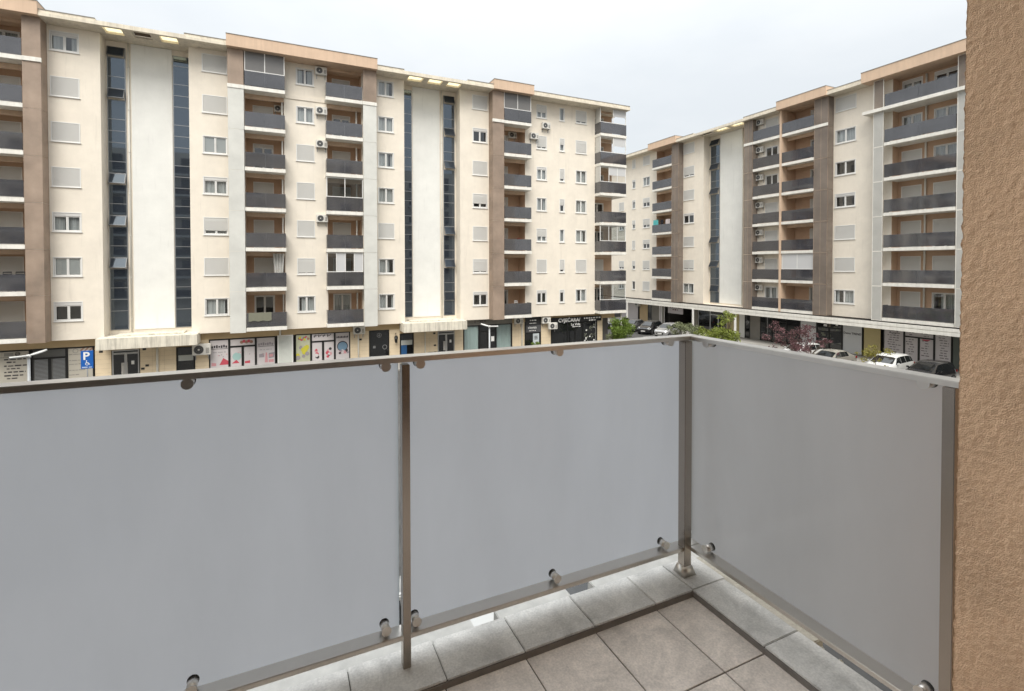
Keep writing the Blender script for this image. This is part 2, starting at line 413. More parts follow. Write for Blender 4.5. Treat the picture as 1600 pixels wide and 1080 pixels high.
def parapet(root, x0, x1, o, z0, z1, back=2.0):
    b = MB(); b.box(x0, x1, -o, back, z0, z1, PEACH); b.box(x0 - .02, x1 + .02, -o - .03, back, z1, z1 + .035, mat('roof_edge_metal', (.25, .235, .21), .5))
    return obj('parapet', b.mesh('parapet'), root, (0, 0, -root.location.z))
def recess(root, x0, x1, z0, z1, back, doors, m, name='balcony_recess', beam=None, floors=(), sides=(True, True), y0=.0):
    b = MB(); holes = [(d[0], d[1], d[2], d[3]) for d in doors]
    wall(b, x0, x1, z0, z1, back, holes, m, depth=.06, room=.9)
    for fl, xx in zip(sides, (x0, x1)):
        if fl: b.poly([(xx, y0, z0), (xx, back, z0), (xx, back, z1), (xx, y0, z1)], m)
    for f in floors:
        if beam: b.box(x0 + .003, x1 - .003, y0 + .04, y0 + .24, f + 2.32, f + 2.627, beam)
    return obj(name, b.mesh(name), root, (0, 0, -root.location.z))

def ac_proto():
    t = thing('air_conditioner', (0, 0, 0), 'x', 'air conditioner')
    b = MB(); b.box(-.42, .42, -.33, -.03, 0, .58, ACW); obj('casing', b.mesh('casing', bevel=.02), t)
    g = MB(); g.disc((-.12, -.332, .29), (0, -1, 0), .235, DARKG, 20)
    for r in (.08, .14, .2, .24): g.disc((-.12, -.338, .29), (0, -1, 0), r, ACW if r == .24 else STAIRF, 20, ri=r - .014)
    g.disc((-.12, -.34, .29), (0, -1, 0), .045, ACW, 12)
    for k in range(6): g.box(.2, .36, -.334, -.33, .1 + k * .05, .12 + k * .05, DARKG)
    obj('fan_grille', g.mesh('fan_grille'), t)
    k = MB()
    for x in (-.3, .3): k.box(x - .02, x + .02, -.34, .0, -.045, -.003, STAIRF); k.box(x - .02, x + .02, -.03, .0, -.3, -.048, STAIRF)
    obj('bracket', k.mesh('bracket'), t); return t
ACP = ac_proto(); ac_used = [False]
FL = ['first', 'second', 'third', 'fourth', 'fifth', 'sixth', 'top']
def ac(root, x, y, z, label, group, scale=1., rz=0):
    o = ACP if not ac_used[0] else copy_tree(ACP); ac_used[0] = True
    M = Matrix.Translation(root.location) @ Matrix.Rotation(root.rotation_euler.z, 4, 'Z')
    o.location = M @ Vector((x, y, z - root.location.z)); o.rotation_euler = (0, 0, root.rotation_euler.z + rz); o.scale = (scale,) * 3
    o['label'] = label; o['group'] = group; return o

def bars(b, x0, x1, z, y, h, m, rnd, fill=.8):
    """a line of print too small to read: word-long strokes"""
    x = x0
    end = x0 + (x1 - x0) * fill
    while x < end - .03:
        w_ = min(rnd.uniform(.1, .32), end - x); b.box(x, x + w_, y - .004, y, z, z + h * rnd.uniform(.75, 1), m); x += w_ + h * .8

# ------------------------------------------------------------------ structure: ground and road
def sheet(name, x0, x1, y0, y1, z, m):
    b = MB(); b.poly([(x0, y0, z), (x1, y0, z), (x1, y1, z), (x0, y1, z)], m); return tag(obj(name, b.mesh(name)), kind='structure')
ASPH = mat('asphalt', (.085, .083, .08), .85, var=.3, vscale=1.2, bump=.3, bscale=60)
sheet('ground', -900, 900, -900, 900, GZ - .02, mat('far_ground', (.16, .15, .13), .9, var=.2, vscale=.05))
sheet('parking_lot', -60, 43.2, 3, 40.3, GZ, ASPH)
sheet('parking_lot', 36, 43.2, 40.3, 75, GZ, ASPH)
PAVE = mat('concrete_paving', (.30, .285, .26), .85, var=.15, vscale=1.5)
for nm, q in (('pavement', (-60, 33.5, 39.4, 43.4)), ('pavement', (43.2, 49.0, 5, 75)), ('pavement', (-60, 40, .7, 5.2))):
    b = MB(); b.box(q[0], q[1], q[2], q[3], GZ - .3, GZ + .13, PAVE); tag(obj(nm, b.mesh(nm, bevel=.02)), kind='structure')
b = MB()
for k in range(14):
    x = -6 + k * 2.5; b.box(x, x + .12, 8.2, 13.0, GZ, GZ + .004, WHITE)
for k in range(12):
    y = 18 + k * 2.55; b.box(38.2, 43.0, y, y + .12, GZ, GZ + .004, WHITE)
tag(obj('parking_markings', b.mesh('parking_markings')), kind='structure')

# ------------------------------------------------------------------ LEFT APARTMENT BUILDING
LB = thing('apartment_building', (6, 41.56, GZ), 'long cream apartment building across the parking lot with brown and pale balcony columns', 'building')
LB.location = (0, 41.56, GZ)
ZF = [-4.46 + 2.9 * k for k in range(7)]       # floor levels
ZS = [-3.50 + 2.9 * k for k in range(7)]       # window openings
WH = 1.16; WB, WT = -4.8, 15.43; RD = 1.2; BK = 1.35
cols = {  # x, width, sashes, states bottom -> top
 'Z': (-19.4, 1.4, 2, ['C', 'S', 'S', 'C', 'S', 'S', 'C']),
 'A': (-13.2, 1.38, 2, ['D+', 'B', 'C+', 'S', 'S', 'S', 'C+']),
 'B': (-4.87, 1.44, 2, ['C', 'S', .78, 'C+', 'B', 'S', 'S']),
 'C1': (1.24, 1.18, 2, ['C', .92, 'S', 'S', 'S', 'C', 'C']),
 'C': (7.33, 1.2, 2, ['C', 'C', 'S', 'C', 'C', 'C', 'C']),
 'D': (15.53, 1.3, 2, ['D+', .9, 'S', .72, 'S', 'D+', 'S']),
 'E1': (21.9, .98, 2, ['D+', 'S', .62, 'C', 'C+', .85, .58]),
 'E2': (24.38, .46, 1, ['D+', .82, 'C', .5, .8, .5, 'C']),
 'E3': (26.19, 1.15, 2, ['C', 'S', 'C', 'C', 'C', .95, .86])}
def holes_of(*ks): return [(cols[k][0], cols[k][0] + cols[k][1], z, z + WH) for k in ks for z in ZS]
b = MB()
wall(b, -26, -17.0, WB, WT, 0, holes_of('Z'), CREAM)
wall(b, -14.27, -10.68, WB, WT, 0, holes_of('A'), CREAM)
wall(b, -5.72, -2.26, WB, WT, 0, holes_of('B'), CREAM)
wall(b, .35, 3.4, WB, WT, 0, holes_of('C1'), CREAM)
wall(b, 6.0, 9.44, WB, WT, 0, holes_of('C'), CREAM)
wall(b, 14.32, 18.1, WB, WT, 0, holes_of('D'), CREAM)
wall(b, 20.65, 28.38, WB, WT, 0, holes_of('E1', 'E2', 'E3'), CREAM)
for x0, x1 in ((-10.68, -5.72), (9.44, 14.32)):          # stair recesses
    b.poly([(x0, 0, WB), (x0, RD, WB), (x0, RD, WT), (x0, 0, WT)], CREAM); b.poly([(x1, 0, WB), (x1, RD, WB), (x1, RD, WT), (x1, 0, WT)], CREAM)
    wall(b, x0, x1, WB - .1, WT, RD, [], CREAM)
b.poly([(31.4, BK, WB), (31.4, 14, WB), (31.4, 14, WT), (31.4, BK, WT)], CREAM)   # end wall
b.poly([(-26, 0, WB), (31.4, 0, WB), (31.4, 14, WB), (-26, 14, WB)], CREAM); b.poly([(-26, 14, GZ - GZ + WB), (31.4, 14, WB), (31.4, 14, WT), (-26, 14, WT)], CREAM)
b.poly([(-26, 0, WB), (-26, 14, WB), (-26, 14, WT), (-26, 0, WT)], CREAM)
obj('wall', b.mesh('wall'), LB, (0, 0, -GZ))
for k, (x, ww, s, sts) in cols.items():
    for z, st in zip(ZS, sts): window(LB, x, z, ww, WH, st, sashes=s)
for (px0, px1) in ((-9.27, -6.89), (10.42, 12.82)):
    lbox(LB, 'white_panel', px0, px1, RD - .06, RD - .003, -4.43, WT - .02, WHITEP, .01)
stair_glazing(LB, -10.62, -9.58, RD - .0, 15.04, {0: 22, 3: 24, 9: 22, 12: 26, 15: 24})
stair_glazing(LB, -6.85, -5.8, RD - .0, 15.04, {})
stair_glazing(LB, 9.5, 10.36, RD - .0, 15.04, {})
stair_glazing(LB, 13.16, 14.2, RD - .0, 15.04, {0: 24, 3: 26, 6: 26, 12: 25, 15: 26, 18: 8})
pipe(LB, -9.42, RD - .07, -4.9, WT); pipe(LB, 12.98, RD - .07, -4.9, WT)
# balconies
def stack(root, x0, x1, sx0, sx1, door, sts, o=.95, back=BK, m=ORANGE, left=True, right=True, enc={}, n=2, skip=(), beam=PEACH, dh=2.15, zf=None, sides=(True, True), y0=0.):
    zf = zf or ZF; d0, d1 = door[:2]
    doors = [(d0, d1, z, z + dh) for z in zf]
    doors2 = [(door[2], door[3], z, z + dh) for z in zf] if len(door) > 2 else []
    recess(root, x0, x1, WB, WT, back, doors + doors2, m, beam=beam, floors=zf, sides=sides, y0=y0)
    out = []
    for k, z in enumerate(zf):
        s = balcony(root, sx0, sx1, z, o, back, n, left, right); out.append(s)
        window(root, d0, z, d1 - d0, dh, sts[k] if isinstance(sts[k], (str, float, int)) else sts[k][0], y=back, door=True)
        if doors2: window(root, door[2], z, door[3] - door[2], dh, sts[k][1], y=back, door=True)
        if k in enc: enclosure(s, sx0 + .02, sx1 - .02, z + 1.09, z + 2.6, -o + .1, enc[k])
    return out
stack(LB, -17.0, -14.27, -17.0, -14.27, (-16.7, -15.2), ['S'] * 6 + ['C'], right=False)
stB1 = stack(LB, -2.26, .35, -2.24, .43, (-1.75, -.45), ['D', 'S', 'S', 'S', 'D+', 'S', 'S'], left=False, enc={6: 'kk'})
stB2 = stack(LB, 3.4, 6.0, 3.24, 5.98, (3.95, 5.25), ['C', 'S', 'S', .9, 'S', 'D+', 'S'], right=False, enc={1: 'gbgb', 3: 'gg'})
stD = stack(LB, 18.1, 20.65, 18.13, 20.87, (18.2, 19.45), ['D', 'S', 'S', .85, 'S', 'S', 'S'], left=True, enc={6: 'kk'})
stE = stack(LB, 28.38, 31.4, 28.38, 31.5, (28.9, 30.3), ['D', 'S', 'D', 'D', 'C', 'D', 'D'], o=.99, enc={6: 'dh', 5: 'dh', 4: 'dhh', 2: 'ggg', 0: 'gg'}, sides=(True, False), beam=None)
for z in ZF: lbox(LB, 'balcony_beam', 28.4, 30.4, .06, .26, z + 2.35, z + 2.627, PEACH)
for k in (6, 5, 4):                                    # white side sheets closing the corner balconies
    lbox(LB, 'side_sheet', 28.40, 28.44, -.86, -.03, ZF[k] + 1.09, ZF[k] + 2.6, mat('pale_side_sheet', (.55, .54, .50), .6))
pipe(LB, .22, .12, WB, 12.6, .06); pipe(LB, 5.62, .12, WB, 12.6, .06); pipe(LB, 31.2, -.55, GZ + .1, WB, .07)
# screens
for k, z in enumerate(ZF):
    z1 = z + 2.9 if k < 6 else WT
    zz = z - .27 if k else WB
    z1 = z1 - (.27 if k < 6 else 0)
    screen(LB, -14.27, -13.38, .95, zz, z1, BROWN, side=1)
    screen(LB, 17.03, 18.11, .95, zz, z1, BROWN, side=-1)
    screen(LB, -3.27, -2.27, .95, zz, z1, BROWN if k == 6 else GREYSC, side=1)
    screen(LB, 6.0, 7.03, .95, zz, z1, BROWN if k == 6 else GREYSC, side=1)
# top-storey ledges under the peach parapet
lbox(LB, 'ledge', -3.29, -2.24, -.99, 0, ZF[6] - .27, ZF[6] - .01, SLAB); lbox(LB, 'ledge', 5.985, 7.05, -.99, 0, ZF[6] - .27, ZF[6] - .01, SLAB)
lbox(LB, 'ledge', .45, 3.22, -.06, 0, ZF[6] - .27, ZF[6] - .01, CREAM); lbox(LB, 'ledge', 17.0, 18.1, -1.02, -.9, ZF[6] - .27, ZF[6] - .01, SLAB)
lbox(LB, 'ledge', -14.27, -13.34, -1.02, -.9, ZF[6] - .27, ZF[6] - .01, SLAB)
# roof
eave(LB, -13.38, -10.6, 1.30, WT, 15.62); eave(LB, -10.6, -5.8, 1.30, WT, 15.70, False, [(-10.3, -9.3, 1), (-8.75, -7.75, 0), (-7.25, -6.25, 1)], back=3)
eave(LB, -5.8, -3.3, 1.30, WT, 15.62); eave(LB, 7.05, 9.2, 1.30, WT, 15.62)
eave(LB, 9.2, 14.6, 1.30, WT, 15.70, False, [(9.65, 10.85, 1), (11.35, 12.5, 1), (13.0, 14.15, 1)], back=3)
eave(LB, 14.6, 17.0, 1.30, WT, 15.62); eave(LB, 20.9, 31.7, 1.30, WT, 15.62, back=14)
parapet(LB, -24, -13.38, 1.38, WT, 16.25); parapet(LB, -3.3, 7.05, 1.38, WT, 16.25); parapet(LB, 17.0, 20.9, 1.38, WT, 16.25)
lbox(LB, 'roof_slab', -26, 31.4, 1.4, 14, WT + .01, 15.6, mat('roof_felt', (.2, .19, .18), .9))
# ground floor
YG = .55
def cladding(root, x0, x1, z0, z1, y):
    b = MB(); b.box(x0, x1, y, y + .05, z0, z1, JOINT); obj('cladding_base', b.mesh('cladding_base'), root, (0, 0, -root.location.z))
    nz = max(1, round((z1 - z0) / .31)); nx = max(1, round((x1 - x0) / .62))
    dx, dz = (x1 - x0) / nx, (z1 - z0) / nz
    me = cached(('ct', round(dx, 3), round(dz, 3)), lambda: MB().box(.004, dx - .004, -.012, -.001, .004, dz - .004, TANT).mesh('cladding_tile'))
    for i in range(nx):
        for j in range(nz):
            obj('cladding_tile', me, root, (x0 + i * dx, y, z0 + j * dz - root.location.z))
b = MB(); 
wall(b, -26, 31.2, -5.33, WB, YG, [], TANP); obj('band_wall', b.mesh('band_wall'), LB, (0, 0, -GZ))
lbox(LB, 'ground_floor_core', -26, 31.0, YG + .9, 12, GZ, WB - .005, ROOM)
for x0, x1 in ((-11.33, -10.45), (-8.85, -6.75), (-5.6, -4.75), (5.1, 6.58), (8.23, 9.1), (10.3, 12.4), (13.95, 14.74), (19.58, 20.85), (22.62, 23.68), (29.07, 29.7)):
    cladding(LB, x0, x1, GZ + .13, -5.33, YG)
def shop(root, x0, x1, z1, parts, fm, y=YG, z0=GZ + .13, trans=None):
    """parts: list of (width share, kind, material): a fixed pane or a door with transom"""
    b = MB(); t = .07; tot = sum(p[0] for p in parts); x = x0
    b.box(x0, x1, y - .03, y + .06, z1 - t, z1, fm); b.box(x0, x0 + t, y - .03, y + .06, z0, z1 - t, fm); b.box(x1 - t, x1, y - .03, y + .06, z0, z1 - t, fm)
    panes = []
    for i, (s, k, m) in enumerate(parts):
        xa, xb = x, x + (x1 - x0) * s / tot; x = xb
        if i < len(parts) - 1: b.box(xb - .07, xb + .07, y - .034, y + .06, z0, z1 - t, fm)
        if k == 'door':
            zt = z0 + 2.15; b.box(xa + .07, xb - .07, y - .025, y + .05, zt, zt + .12, fm); xm = (xa + xb) / 2
            b.box(xm - .08, xm + .08, y - .028, y + .05, z0, zt, fm)
            panes += [(xa + .07, xm - .08, z0 + .1, zt, m), (xm + .08, xb - .07, z0 + .1, zt, m), (xa + .07, xb - .07, zt + .12, z1 - t, m)]
        else: panes.append((xa + .07, xb - .07, z0 + .05, z1 - t, m))
    f = obj('shopfront', b.mesh('shopfront'), root, (0, 0, -root.location.z))
    for a, c, d, e, m in panes:
        obj('shop_pane', MB().box(a, c, y, y + .012, d, e, m).mesh('shop_pane'), f)
    return f
GRILLE = mat('grey_door_slats', (.10, .10, .095), .5, var=.1)
def printed(parent, name, b): return tag(obj(name, b.mesh(name), parent), kind='stuff')
rp = random.Random(11)
f = shop(LB, -16.3, -14.63, -5.35, [(1, 'fix', POSTERY)], BLACK)
b = MB(); y = YG - .005
for i, z in enumerate((-5.95, -6.13, -6.36, -6.54, -6.76, -6.98, -7.16)): bars(b, -15.9 + (.12 if i in (1, 3, 6) else 0), -14.75, z, y, .085, INK, rp, (.95, .5, .95, .7, .9, .85, .5)[i])
b.disc((-15.25, y - .003, -5.58), (0, -1, 0), .13, INK, 20, ri=.10); b.box(-15.9, -15.45, y - .004, y, -5.7, -5.5, mat('faint_print', (.25, .24, .22), .6)); b.box(-16.2, -14.7, y - .004, y, -5.78, -5.765, INK)
printed(f, 'price_list_print', b)
o = obj('print', text_mesh('@', .2, INK), f, (-15.35, y - .004, -5.65), rx=R(90))
f = shop(LB, -14.55, -11.38, -5.35, [(1.78, 'door', GRILLE), (1.45, 'fix', POSTERY)], BLACK)
b = MB()
for a, c in ((-14.42, -13.75), (-13.5, -12.9)):
    for k in range(24): b.box(a, c, YG - .02, YG - .003, -8.05 + k * .085, -8.01 + k * .085, STAIRF)
printed(f, 'door_slat', b)['kind'] = 'stuff'
b = MB()
for k in range(4): 
    x = -12.15 + k * .24; b.poly([(x, y, -5.62), (x + .12, y, -5.62), (x + .3, y, -5.43), (x + .18, y, -5.43)], mat('brown_print', (.30, .17, .12), .6))
b.disc((-12.35, y, -5.6), (0, -1, 0), .15, mat('faint_print', (.25, .24, .22), .6), 20, ri=.12)
for z in (-5.85, -6.25, -6.5, -6.9, -7.2): bars(b, -12.7, -11.5, z, y, .05, mat('faint_print', (.25, .24, .22), .6), rp, rp.uniform(.3, .9))
printed(f, 'poster_print', b)
def entrance(x0, x1):
    f = shop(LB, x0, x1, -5.72, [(1, 'door', SHOPG)], ALU)
    b = MB(); b.box(x0 + .5, x0 + .85, YG - .004, YG - .001, -7.4, -6.6, mat('pale_notice', (.5, .48, .45), .6)); b.box(x1 - .45, x1 - .28, YG - .004, YG - .001, -6.75, -6.5, WHITE); printed(f, 'notice', b)
    obj('door_handle', MB().cyl(((x0 + x1) / 2 - .14, YG - .08, -7.4), ((x0 + x1) / 2 - .14, YG - .08, -6.7), .02, ALU).mesh('door_handle'), f)
entrance(-10.4, -8.9); entrance(12.42, 13.93)
lbox(LB, 'band_wall', -10.45, -8.85, YG, YG + .04, -5.72, -5.32, TANP); lbox(LB, 'band_wall', 12.4, 13.95, YG, YG + .04, -5.72, -5.32, TANP)
for x, z in ((-11.0, -5.75), (-8.6, -5.75), (-8.45, -6.9), (12.1, -5.85), (12.15, -6.9), (-8.7, -7.1), (5.9, -6.0)): lbox(LB, 'plaque', x - .1, x + .1, YG - .035, YG - .013, z - .07, z + .07, DARKG)
pipe(LB, -7.85, YG - .07, GZ + .13, -5.3, .07); pipe(LB, 11.27, YG - .07, GZ + .13, -5.3, .05); pipe(LB, 5.72, YG - .07, GZ + .13, WB, .055); pipe(LB, 20.55, YG - .07, GZ + .13, WB, .06); pipe(LB, -.05, YG - .07, -5.35, WB, .07)
f = shop(LB, -6.72, -5.63, -5.75, [(1, 'fix', SHOPG)], BLACK); lbox(LB, 'painted_window_reflection', -6.62, -5.72, YG - .004, YG - .001, -6.75, -6.35, mat('pale_painted_reflection', (.42, .44, .42), .3))  # pale patch paints a reflection on the dark window
lbox(LB, 'band_wall', -6.75, -5.6, YG, YG + .04, -5.75, -5.32, TANP); lbox(LB, 'band_wall', 9.1, 10.3, YG, YG + .04, -5.72, -5.32, TANP)
f = shop(LB, 9.12, 10.27, -5.72, [(1, 'fix', SHOPG)], BLACK); lbox(LB, 'painted_window_reflection', 9.22, 10.17, YG - .004, YG - .001, -6.7, -6.3, mat('pale_painted_reflection', (.42, .44, .42), .3)); lbox(LB, 'painted_window_reflection', 9.22, 9.7, YG - .004, YG - .001, -7.7, -6.72, mat('blue_painted_reflection', (.03, .10, .24), .3))  # pale and blue patches paint reflections on this window
# pink poster shop
PINK = mat('red_print', (.48, .07, .10), .6); BLUSH = mat('pink_print', (.55, .28, .30), .6); MINT = mat('mint_print', (.32, .48, .46), .6); GREYP = mat('grey_print', (.30, .27, .29), .6); YELP = mat('yellow_print', (.55, .50, .05), .6); BRNP = mat('brown_print', (.30, .17, .12), .6); BLUP = mat('blue_print', (.16, .26, .36), .6)
f = shop(LB, -4.74, -.36, -5.35, [(1.28, 'fix', POSTER), (1.74, 'door', POSTER), (1.35, 'fix', POSTER)], BLACK)
b = MB()
for x0 in (-4.6, -1.55):
    for k in range(7):
        x = x0 + k * .15; b.box(x, x + .11, y - .004, y, -6.0 + .03 * (k % 2), -5.84 + .03 * (k % 3), INK if x0 < -3 else GREYP)
    b.box(x0, x0 + 1.05, y - .004, y, -6.08, -6.05, INK)
    bars(b, x0 + .1, x0 + 1., -6.35, y, .09, mat('faint_print2', (.38, .36, .37), .6), rp, .9)
b.poly([(-4.1, y, -7.25), (-3.5, y, -7.25), (-3.5, y, -7.0), (-3.85, y, -6.75)], PINK); b.poly([(-4.6, y, -7.3), (-4.3, y, -7.3), (-4.3, y, -7.1), (-4.6, y, -7.05)], BLUSH)
b.poly([(-1.5, y, -6.9), (-1.15, y, -6.9), (-1.15, y, -6.6), (-1.5, y, -6.65)], GREYP); b.poly([(-1.12, y, -7.3), (-.9, y, -7.3), (-.95, y, -6.55), (-1.05, y, -6.55)], BLUSH); b.poly([(-.85, y, -7.0), (-.48, y, -6.95), (-.45, y, -6.55), (-.85, y, -6.6)], GREYP); b.poly([(-.8, y - .003, -6.9), (-.55, y - .003, -6.88), (-.55, y - .003, -6.68), (-.8, y - .003, -6.7)], BLUSH); b.poly([(-.85, y, -7.3), (-.5, y, -7.3), (-.5, y, -7.08), (-.85, y, -7.1)], BLUSH)
b.disc((-2.97, y, -6.7), (0, -1, 0), .3, MINT, 9); b.poly([(-3.3, y - .003, -7.2), (-2.8, y - .003, -7.2), (-3.0, y - .003, -6.95)], PINK); b.poly([(-2.45, y, -7.25), (-2.1, y, -7.25), (-2.1, y, -7.05), (-2.45, y, -7.1)], PINK)
for k in range(5): b.disc((-2.65 + .16 * k, y - .003 - .001 * k, -5.66 + .06 * (k % 2)), (0, -1, 0), .12, (BRNP, PINK)[k % 2], 8)
for k in range(12): b.disc((rp.uniform(-4.6, -.5), y - .002, rp.uniform(-6.7, -6.4)), (0, -1, 0), .04, rp.choice([GREYP, BLUSH]), 6)
printed(f, 'poster_print', b)
# white louvre door
b = MB(); b.box(-.24, .86, YG - .06, YG + .02, -8.17, -5.3, PVC); lv = obj('louvre_door', b.mesh('louvre_door'), LB, (0, 0, -GZ))
me = MB().box(0, .92, -.012, .012, 0, .075, mat('pale_green_slat', (.52, .55, .50), .5)).mesh('louvre_slat')
for k in range(30): obj('louvre_slat', me, lv, (-.15, YG - .075, -8.05 + k * .09), rx=R(-30))
# second print shop
f = shop(LB, 1.0, 5.08, -5.3, [(1.15, 'fix', mat('yellow_film', (.45, .46, .33), .45, var=.1, vscale=1.5)), (1.76, 'door', POSTER), (1.17, 'fix', POSTER)], BLACK)
b = MB()
for k in range(9): b.disc((1.3 + .08 * k, y - .001 - .001 * k, -5.65 + .08 * math.sin(k * 2.3)), (0, -1, 0), .11, (BRNP, YELP, PINK, MINT)[k % 4], 7)
for k in range(14): b.disc((1.55 + rp.uniform(-.38, .38), y - .001 - .001 * k, -6.7 + rp.uniform(-.45, .4)), (0, -1, 0), rp.uniform(.1, .2), YELP if k % 3 else GREYP, 6)
for x in (2.55, 3.45):
    for k in range(8): b.disc((x + rp.uniform(-.14, .14), y - .001 - .001 * k, -6.85 + rp.uniform(-.35, .35)), (0, -1, 0), rp.uniform(.08, .17), (BLUSH, PINK, INK, POSTER)[k % 4], 8)
for k in range(12): x = 2.35 + k * .11; b.box(x, x + .08, y - .004, y, -5.62 + .06 * (k % 3), -5.45 + .03 * (k % 2), INK)
for k in range(8): x = 4.05 + k * .115; b.box(x, x + .08, y - .004, y, -5.78, -5.66 + .03 * (k % 2), INK)
b.disc((4.5, y, -6.45), (0, -1, 0), .42, INK, 22); b.disc((4.5, y - .003, -6.47), (0, -1, 0), .36, BLUP, 22); b.box(4.2, 4.8, y - .007, y - .004, -7.05, -6.8, BLUSH)
for k in range(8): b.disc((4.5 + rp.uniform(-.45, .45), y - .008 - .001 * k, -6.9 + rp.uniform(-.15, .15)), (0, -1, 0), .1, (POSTER, INK, GREYP)[k % 3], 8)
printed(f, 'poster_print', b)
# black door with round emblem
f = shop(LB, 6.6, 8.21, -5.32, [(1, 'fix', SHOPG)], BLACK)
b = MB(); dim = mat('grey_emblem', (.20, .20, .20), .5); b.disc((7.4, y, -5.75), (0, -1, 0), .19, dim, 24, ri=.16); b.box(7.38, 7.42, y - .004, y, -5.9, -5.62, dim); b.box(7.3, 7.5, y - .004, y - .001, -5.78, -5.74, dim)
b.disc((7.85, y, -6.75), (0, -1, 0), .2, dim, 16, ri=.15); b.box(6.9, 7.1, y - .004, y, -6.8, -6.6, dim); printed(f, 'emblem', b)
# big curtained shopfront
SG2 = glassmat('shop_glass', (.86, .90, .90), .06)
f = shop(LB, 14.78, 19.55, -5.36, [(1.5, 'fix', SG2), (1.55, 'door', SHOPG), (1.6, 'fix', SG2)], BLACK)
b = MB()
for x0, x1 in ((14.9, 16.2), (18.0, 19.45)):
    n = 60
    for i in range(n):
        xa = x0 + (x1 - x0) * i / n; xb = x0 + (x1 - x0) * (i + 1) / n
        ya, yb = (YG + .11 + .03 * math.sin(i * 1.25) + .02 * math.sin(i * .37), YG + .11 + .03 * math.sin((i + 1) * 1.25) + .02 * math.sin((i + 1) * .37))
        b.poly([(xa, ya, GZ + .2), (xb, yb, GZ + .2), (xb, yb, -5.45), (xa, ya, -5.45)], mat('pale_shop_curtain', (.62, .66, .64), .8), True)
printed(f, 'curtain', b)
b = MB(); b.box(17.45, 17.75, YG - .006, YG - .001, -6.9, -6.45, WHITE); printed(f, 'notice', b)
sg = thing('shop_sign', (16.9, 41.56 + YG, -5.07), 'long grey fascia sign above the curtained shopfront, half hidden by the wall', 'sign')
obj('sign_panel', MB().box(-2.25, 2.65, -.06, -.004, -.27, .26, mat('grey_fascia', (.20, .19, .17), .6, var=.1)).mesh('sign_panel'), sg)
obj('lettering', text_mesh('I   XIX', .42, INK, .004), sg, (-1.1, -.066, -.1), rx=R(90))
# narrow black shop
f = shop(LB, 20.88, 22.6, -5.3, [(1, 'fix', SHOPG)], BLACK)
b = MB(); b.box(21.75, 22.4, YG - .006, YG - .001, -7.7, -6.45, mat('pale_blue_notice', (.55, .60, .62), .5))
for k in range(3): b.box(21.9, 22.25, YG - .01, YG - .007, -6.75 - k * .13, -6.68 - k * .13, INK)
printed(f, 'poster', b)
sg = thing('shop_sign', (21.74, 41.56 + YG, -5.6), 'black two-part sign over the narrow dark shop, reading eleven', 'sign')
obj('sign_panel', MB().box(-.84, .84, -.07, -.034, -.75, .75, mat('charcoal_sign', (.03, .03, .032), .5)).mesh('sign_panel'), sg)
obj('sign_panel', MB().box(-.8, .8, -.09, -.073, -.7, -.05, mat('grey_sign', (.085, .085, .09), .5)).mesh('sign_panel'), sg)
obj('lettering', text_mesh('eleven', .36, WHITE, .004), sg, (-.58, -.096, -.36), rx=R(90))
b = MB(); bars(b, -.45, .45, -.58, -.092, .08, WHITE, rp, .8); bars(b, -.4, .5, .12, -.072, .07, WHITE, rp, .8); bars(b, -.35, .5, .38, -.072, .1, WHITE, rp, .8); obj('small_print', b.mesh('small_print'), sg)
# flower shop
f = shop(LB, 23.72, 29.05, -5.56, [(1.85, 'fix', SHOPG), (1.75, 'door', SHOPG), (1.75, 'fix', SHOPG)], BLACK)
obj('lettering', text_mesh('La Vida', .36, WHITE, .004), f, (25.95, YG - .03, -5.9), rx=R(90))
b = MB(); bars(b, 26.1, 27.2, -6.06, YG - .028, .07, WHITE, rp, .9)
for k in range(40): b.disc((rp.uniform(27.5, 28.8), YG - .002, rp.uniform(-7.9, -5.9)), (0, -1, 0), rp.uniform(.03, .1), mat('painted_dim_reflection', (.16, .17, .13), .5) if k % 4 else WHITE, 7)  # dim discs are reflections painted on the pane
b.box(28.85, 28.9, YG - .01, YG - .002, -7.9, -5.65, ALU)
printed(f, 'window_print', b)
sg = thing('shop_sign', (26.4, 41.56 + YG, -5.3), 'black flower shop signboard with white letters CVJEĆARA at the end of the building', 'sign')
obj('sign_panel', MB().box(-2.7, 3.1, -.12, -.04, -.25, .26, mat('black_signboard', (.012, .012, .013), .5)).mesh('sign_panel'), sg)
obj('lettering', text_mesh('CVJEĆARA/', .50, WHITE, .006), sg, (-1.95, -.128, -.2), rx=R(90))
b = MB(); bars(b, 1.0, 3.0, .02, -.122, .13, WHITE, rp, 1); bars(b, 1.6, 2.5, -.2, -.122, .11, WHITE, rp, .9); obj('small_print', b.mesh('small_print'), sg)
# canopies
def canopy(x0, x1):
    b = MB(); b.box(x0, x1, -1.16, RD - .06, -5.45, -4.70, STAIN); b.box(x0 + .8, x1 - .9, -.2, RD - .07, -4.70, -4.62, STAIN)
    obj('canopy', b.mesh('canopy', bevel=.015), LB, (0, 0, -GZ))
canopy(-10.85, -5.25); canopy(9.08, 14.52)
# wall lantern
t = thing('wall_lantern', (8.72, 41.56 + YG - .02, -6.0), 'black lantern on a curved arm beside the black doorway', 'lantern')
obj('arm', MB().cyl((0, 0, .25), (.0, -.3, .42), .02, BLACK).cyl((0, -.3, .42), (0, -.34, .2), .02, BLACK).mesh('arm'), t)
obj('lamp_body', MB().cyl((0, -.34, .2), (0, -.34, .05), .08, BLACK, .16).cyl((0, -.34, .05), (0, -.34, -.35), .16, BLACK, .10).cyl((0, -.34, -.35), (0, -.34, -.45), .10, BLACK, .02).mesh('lamp_body'), t)
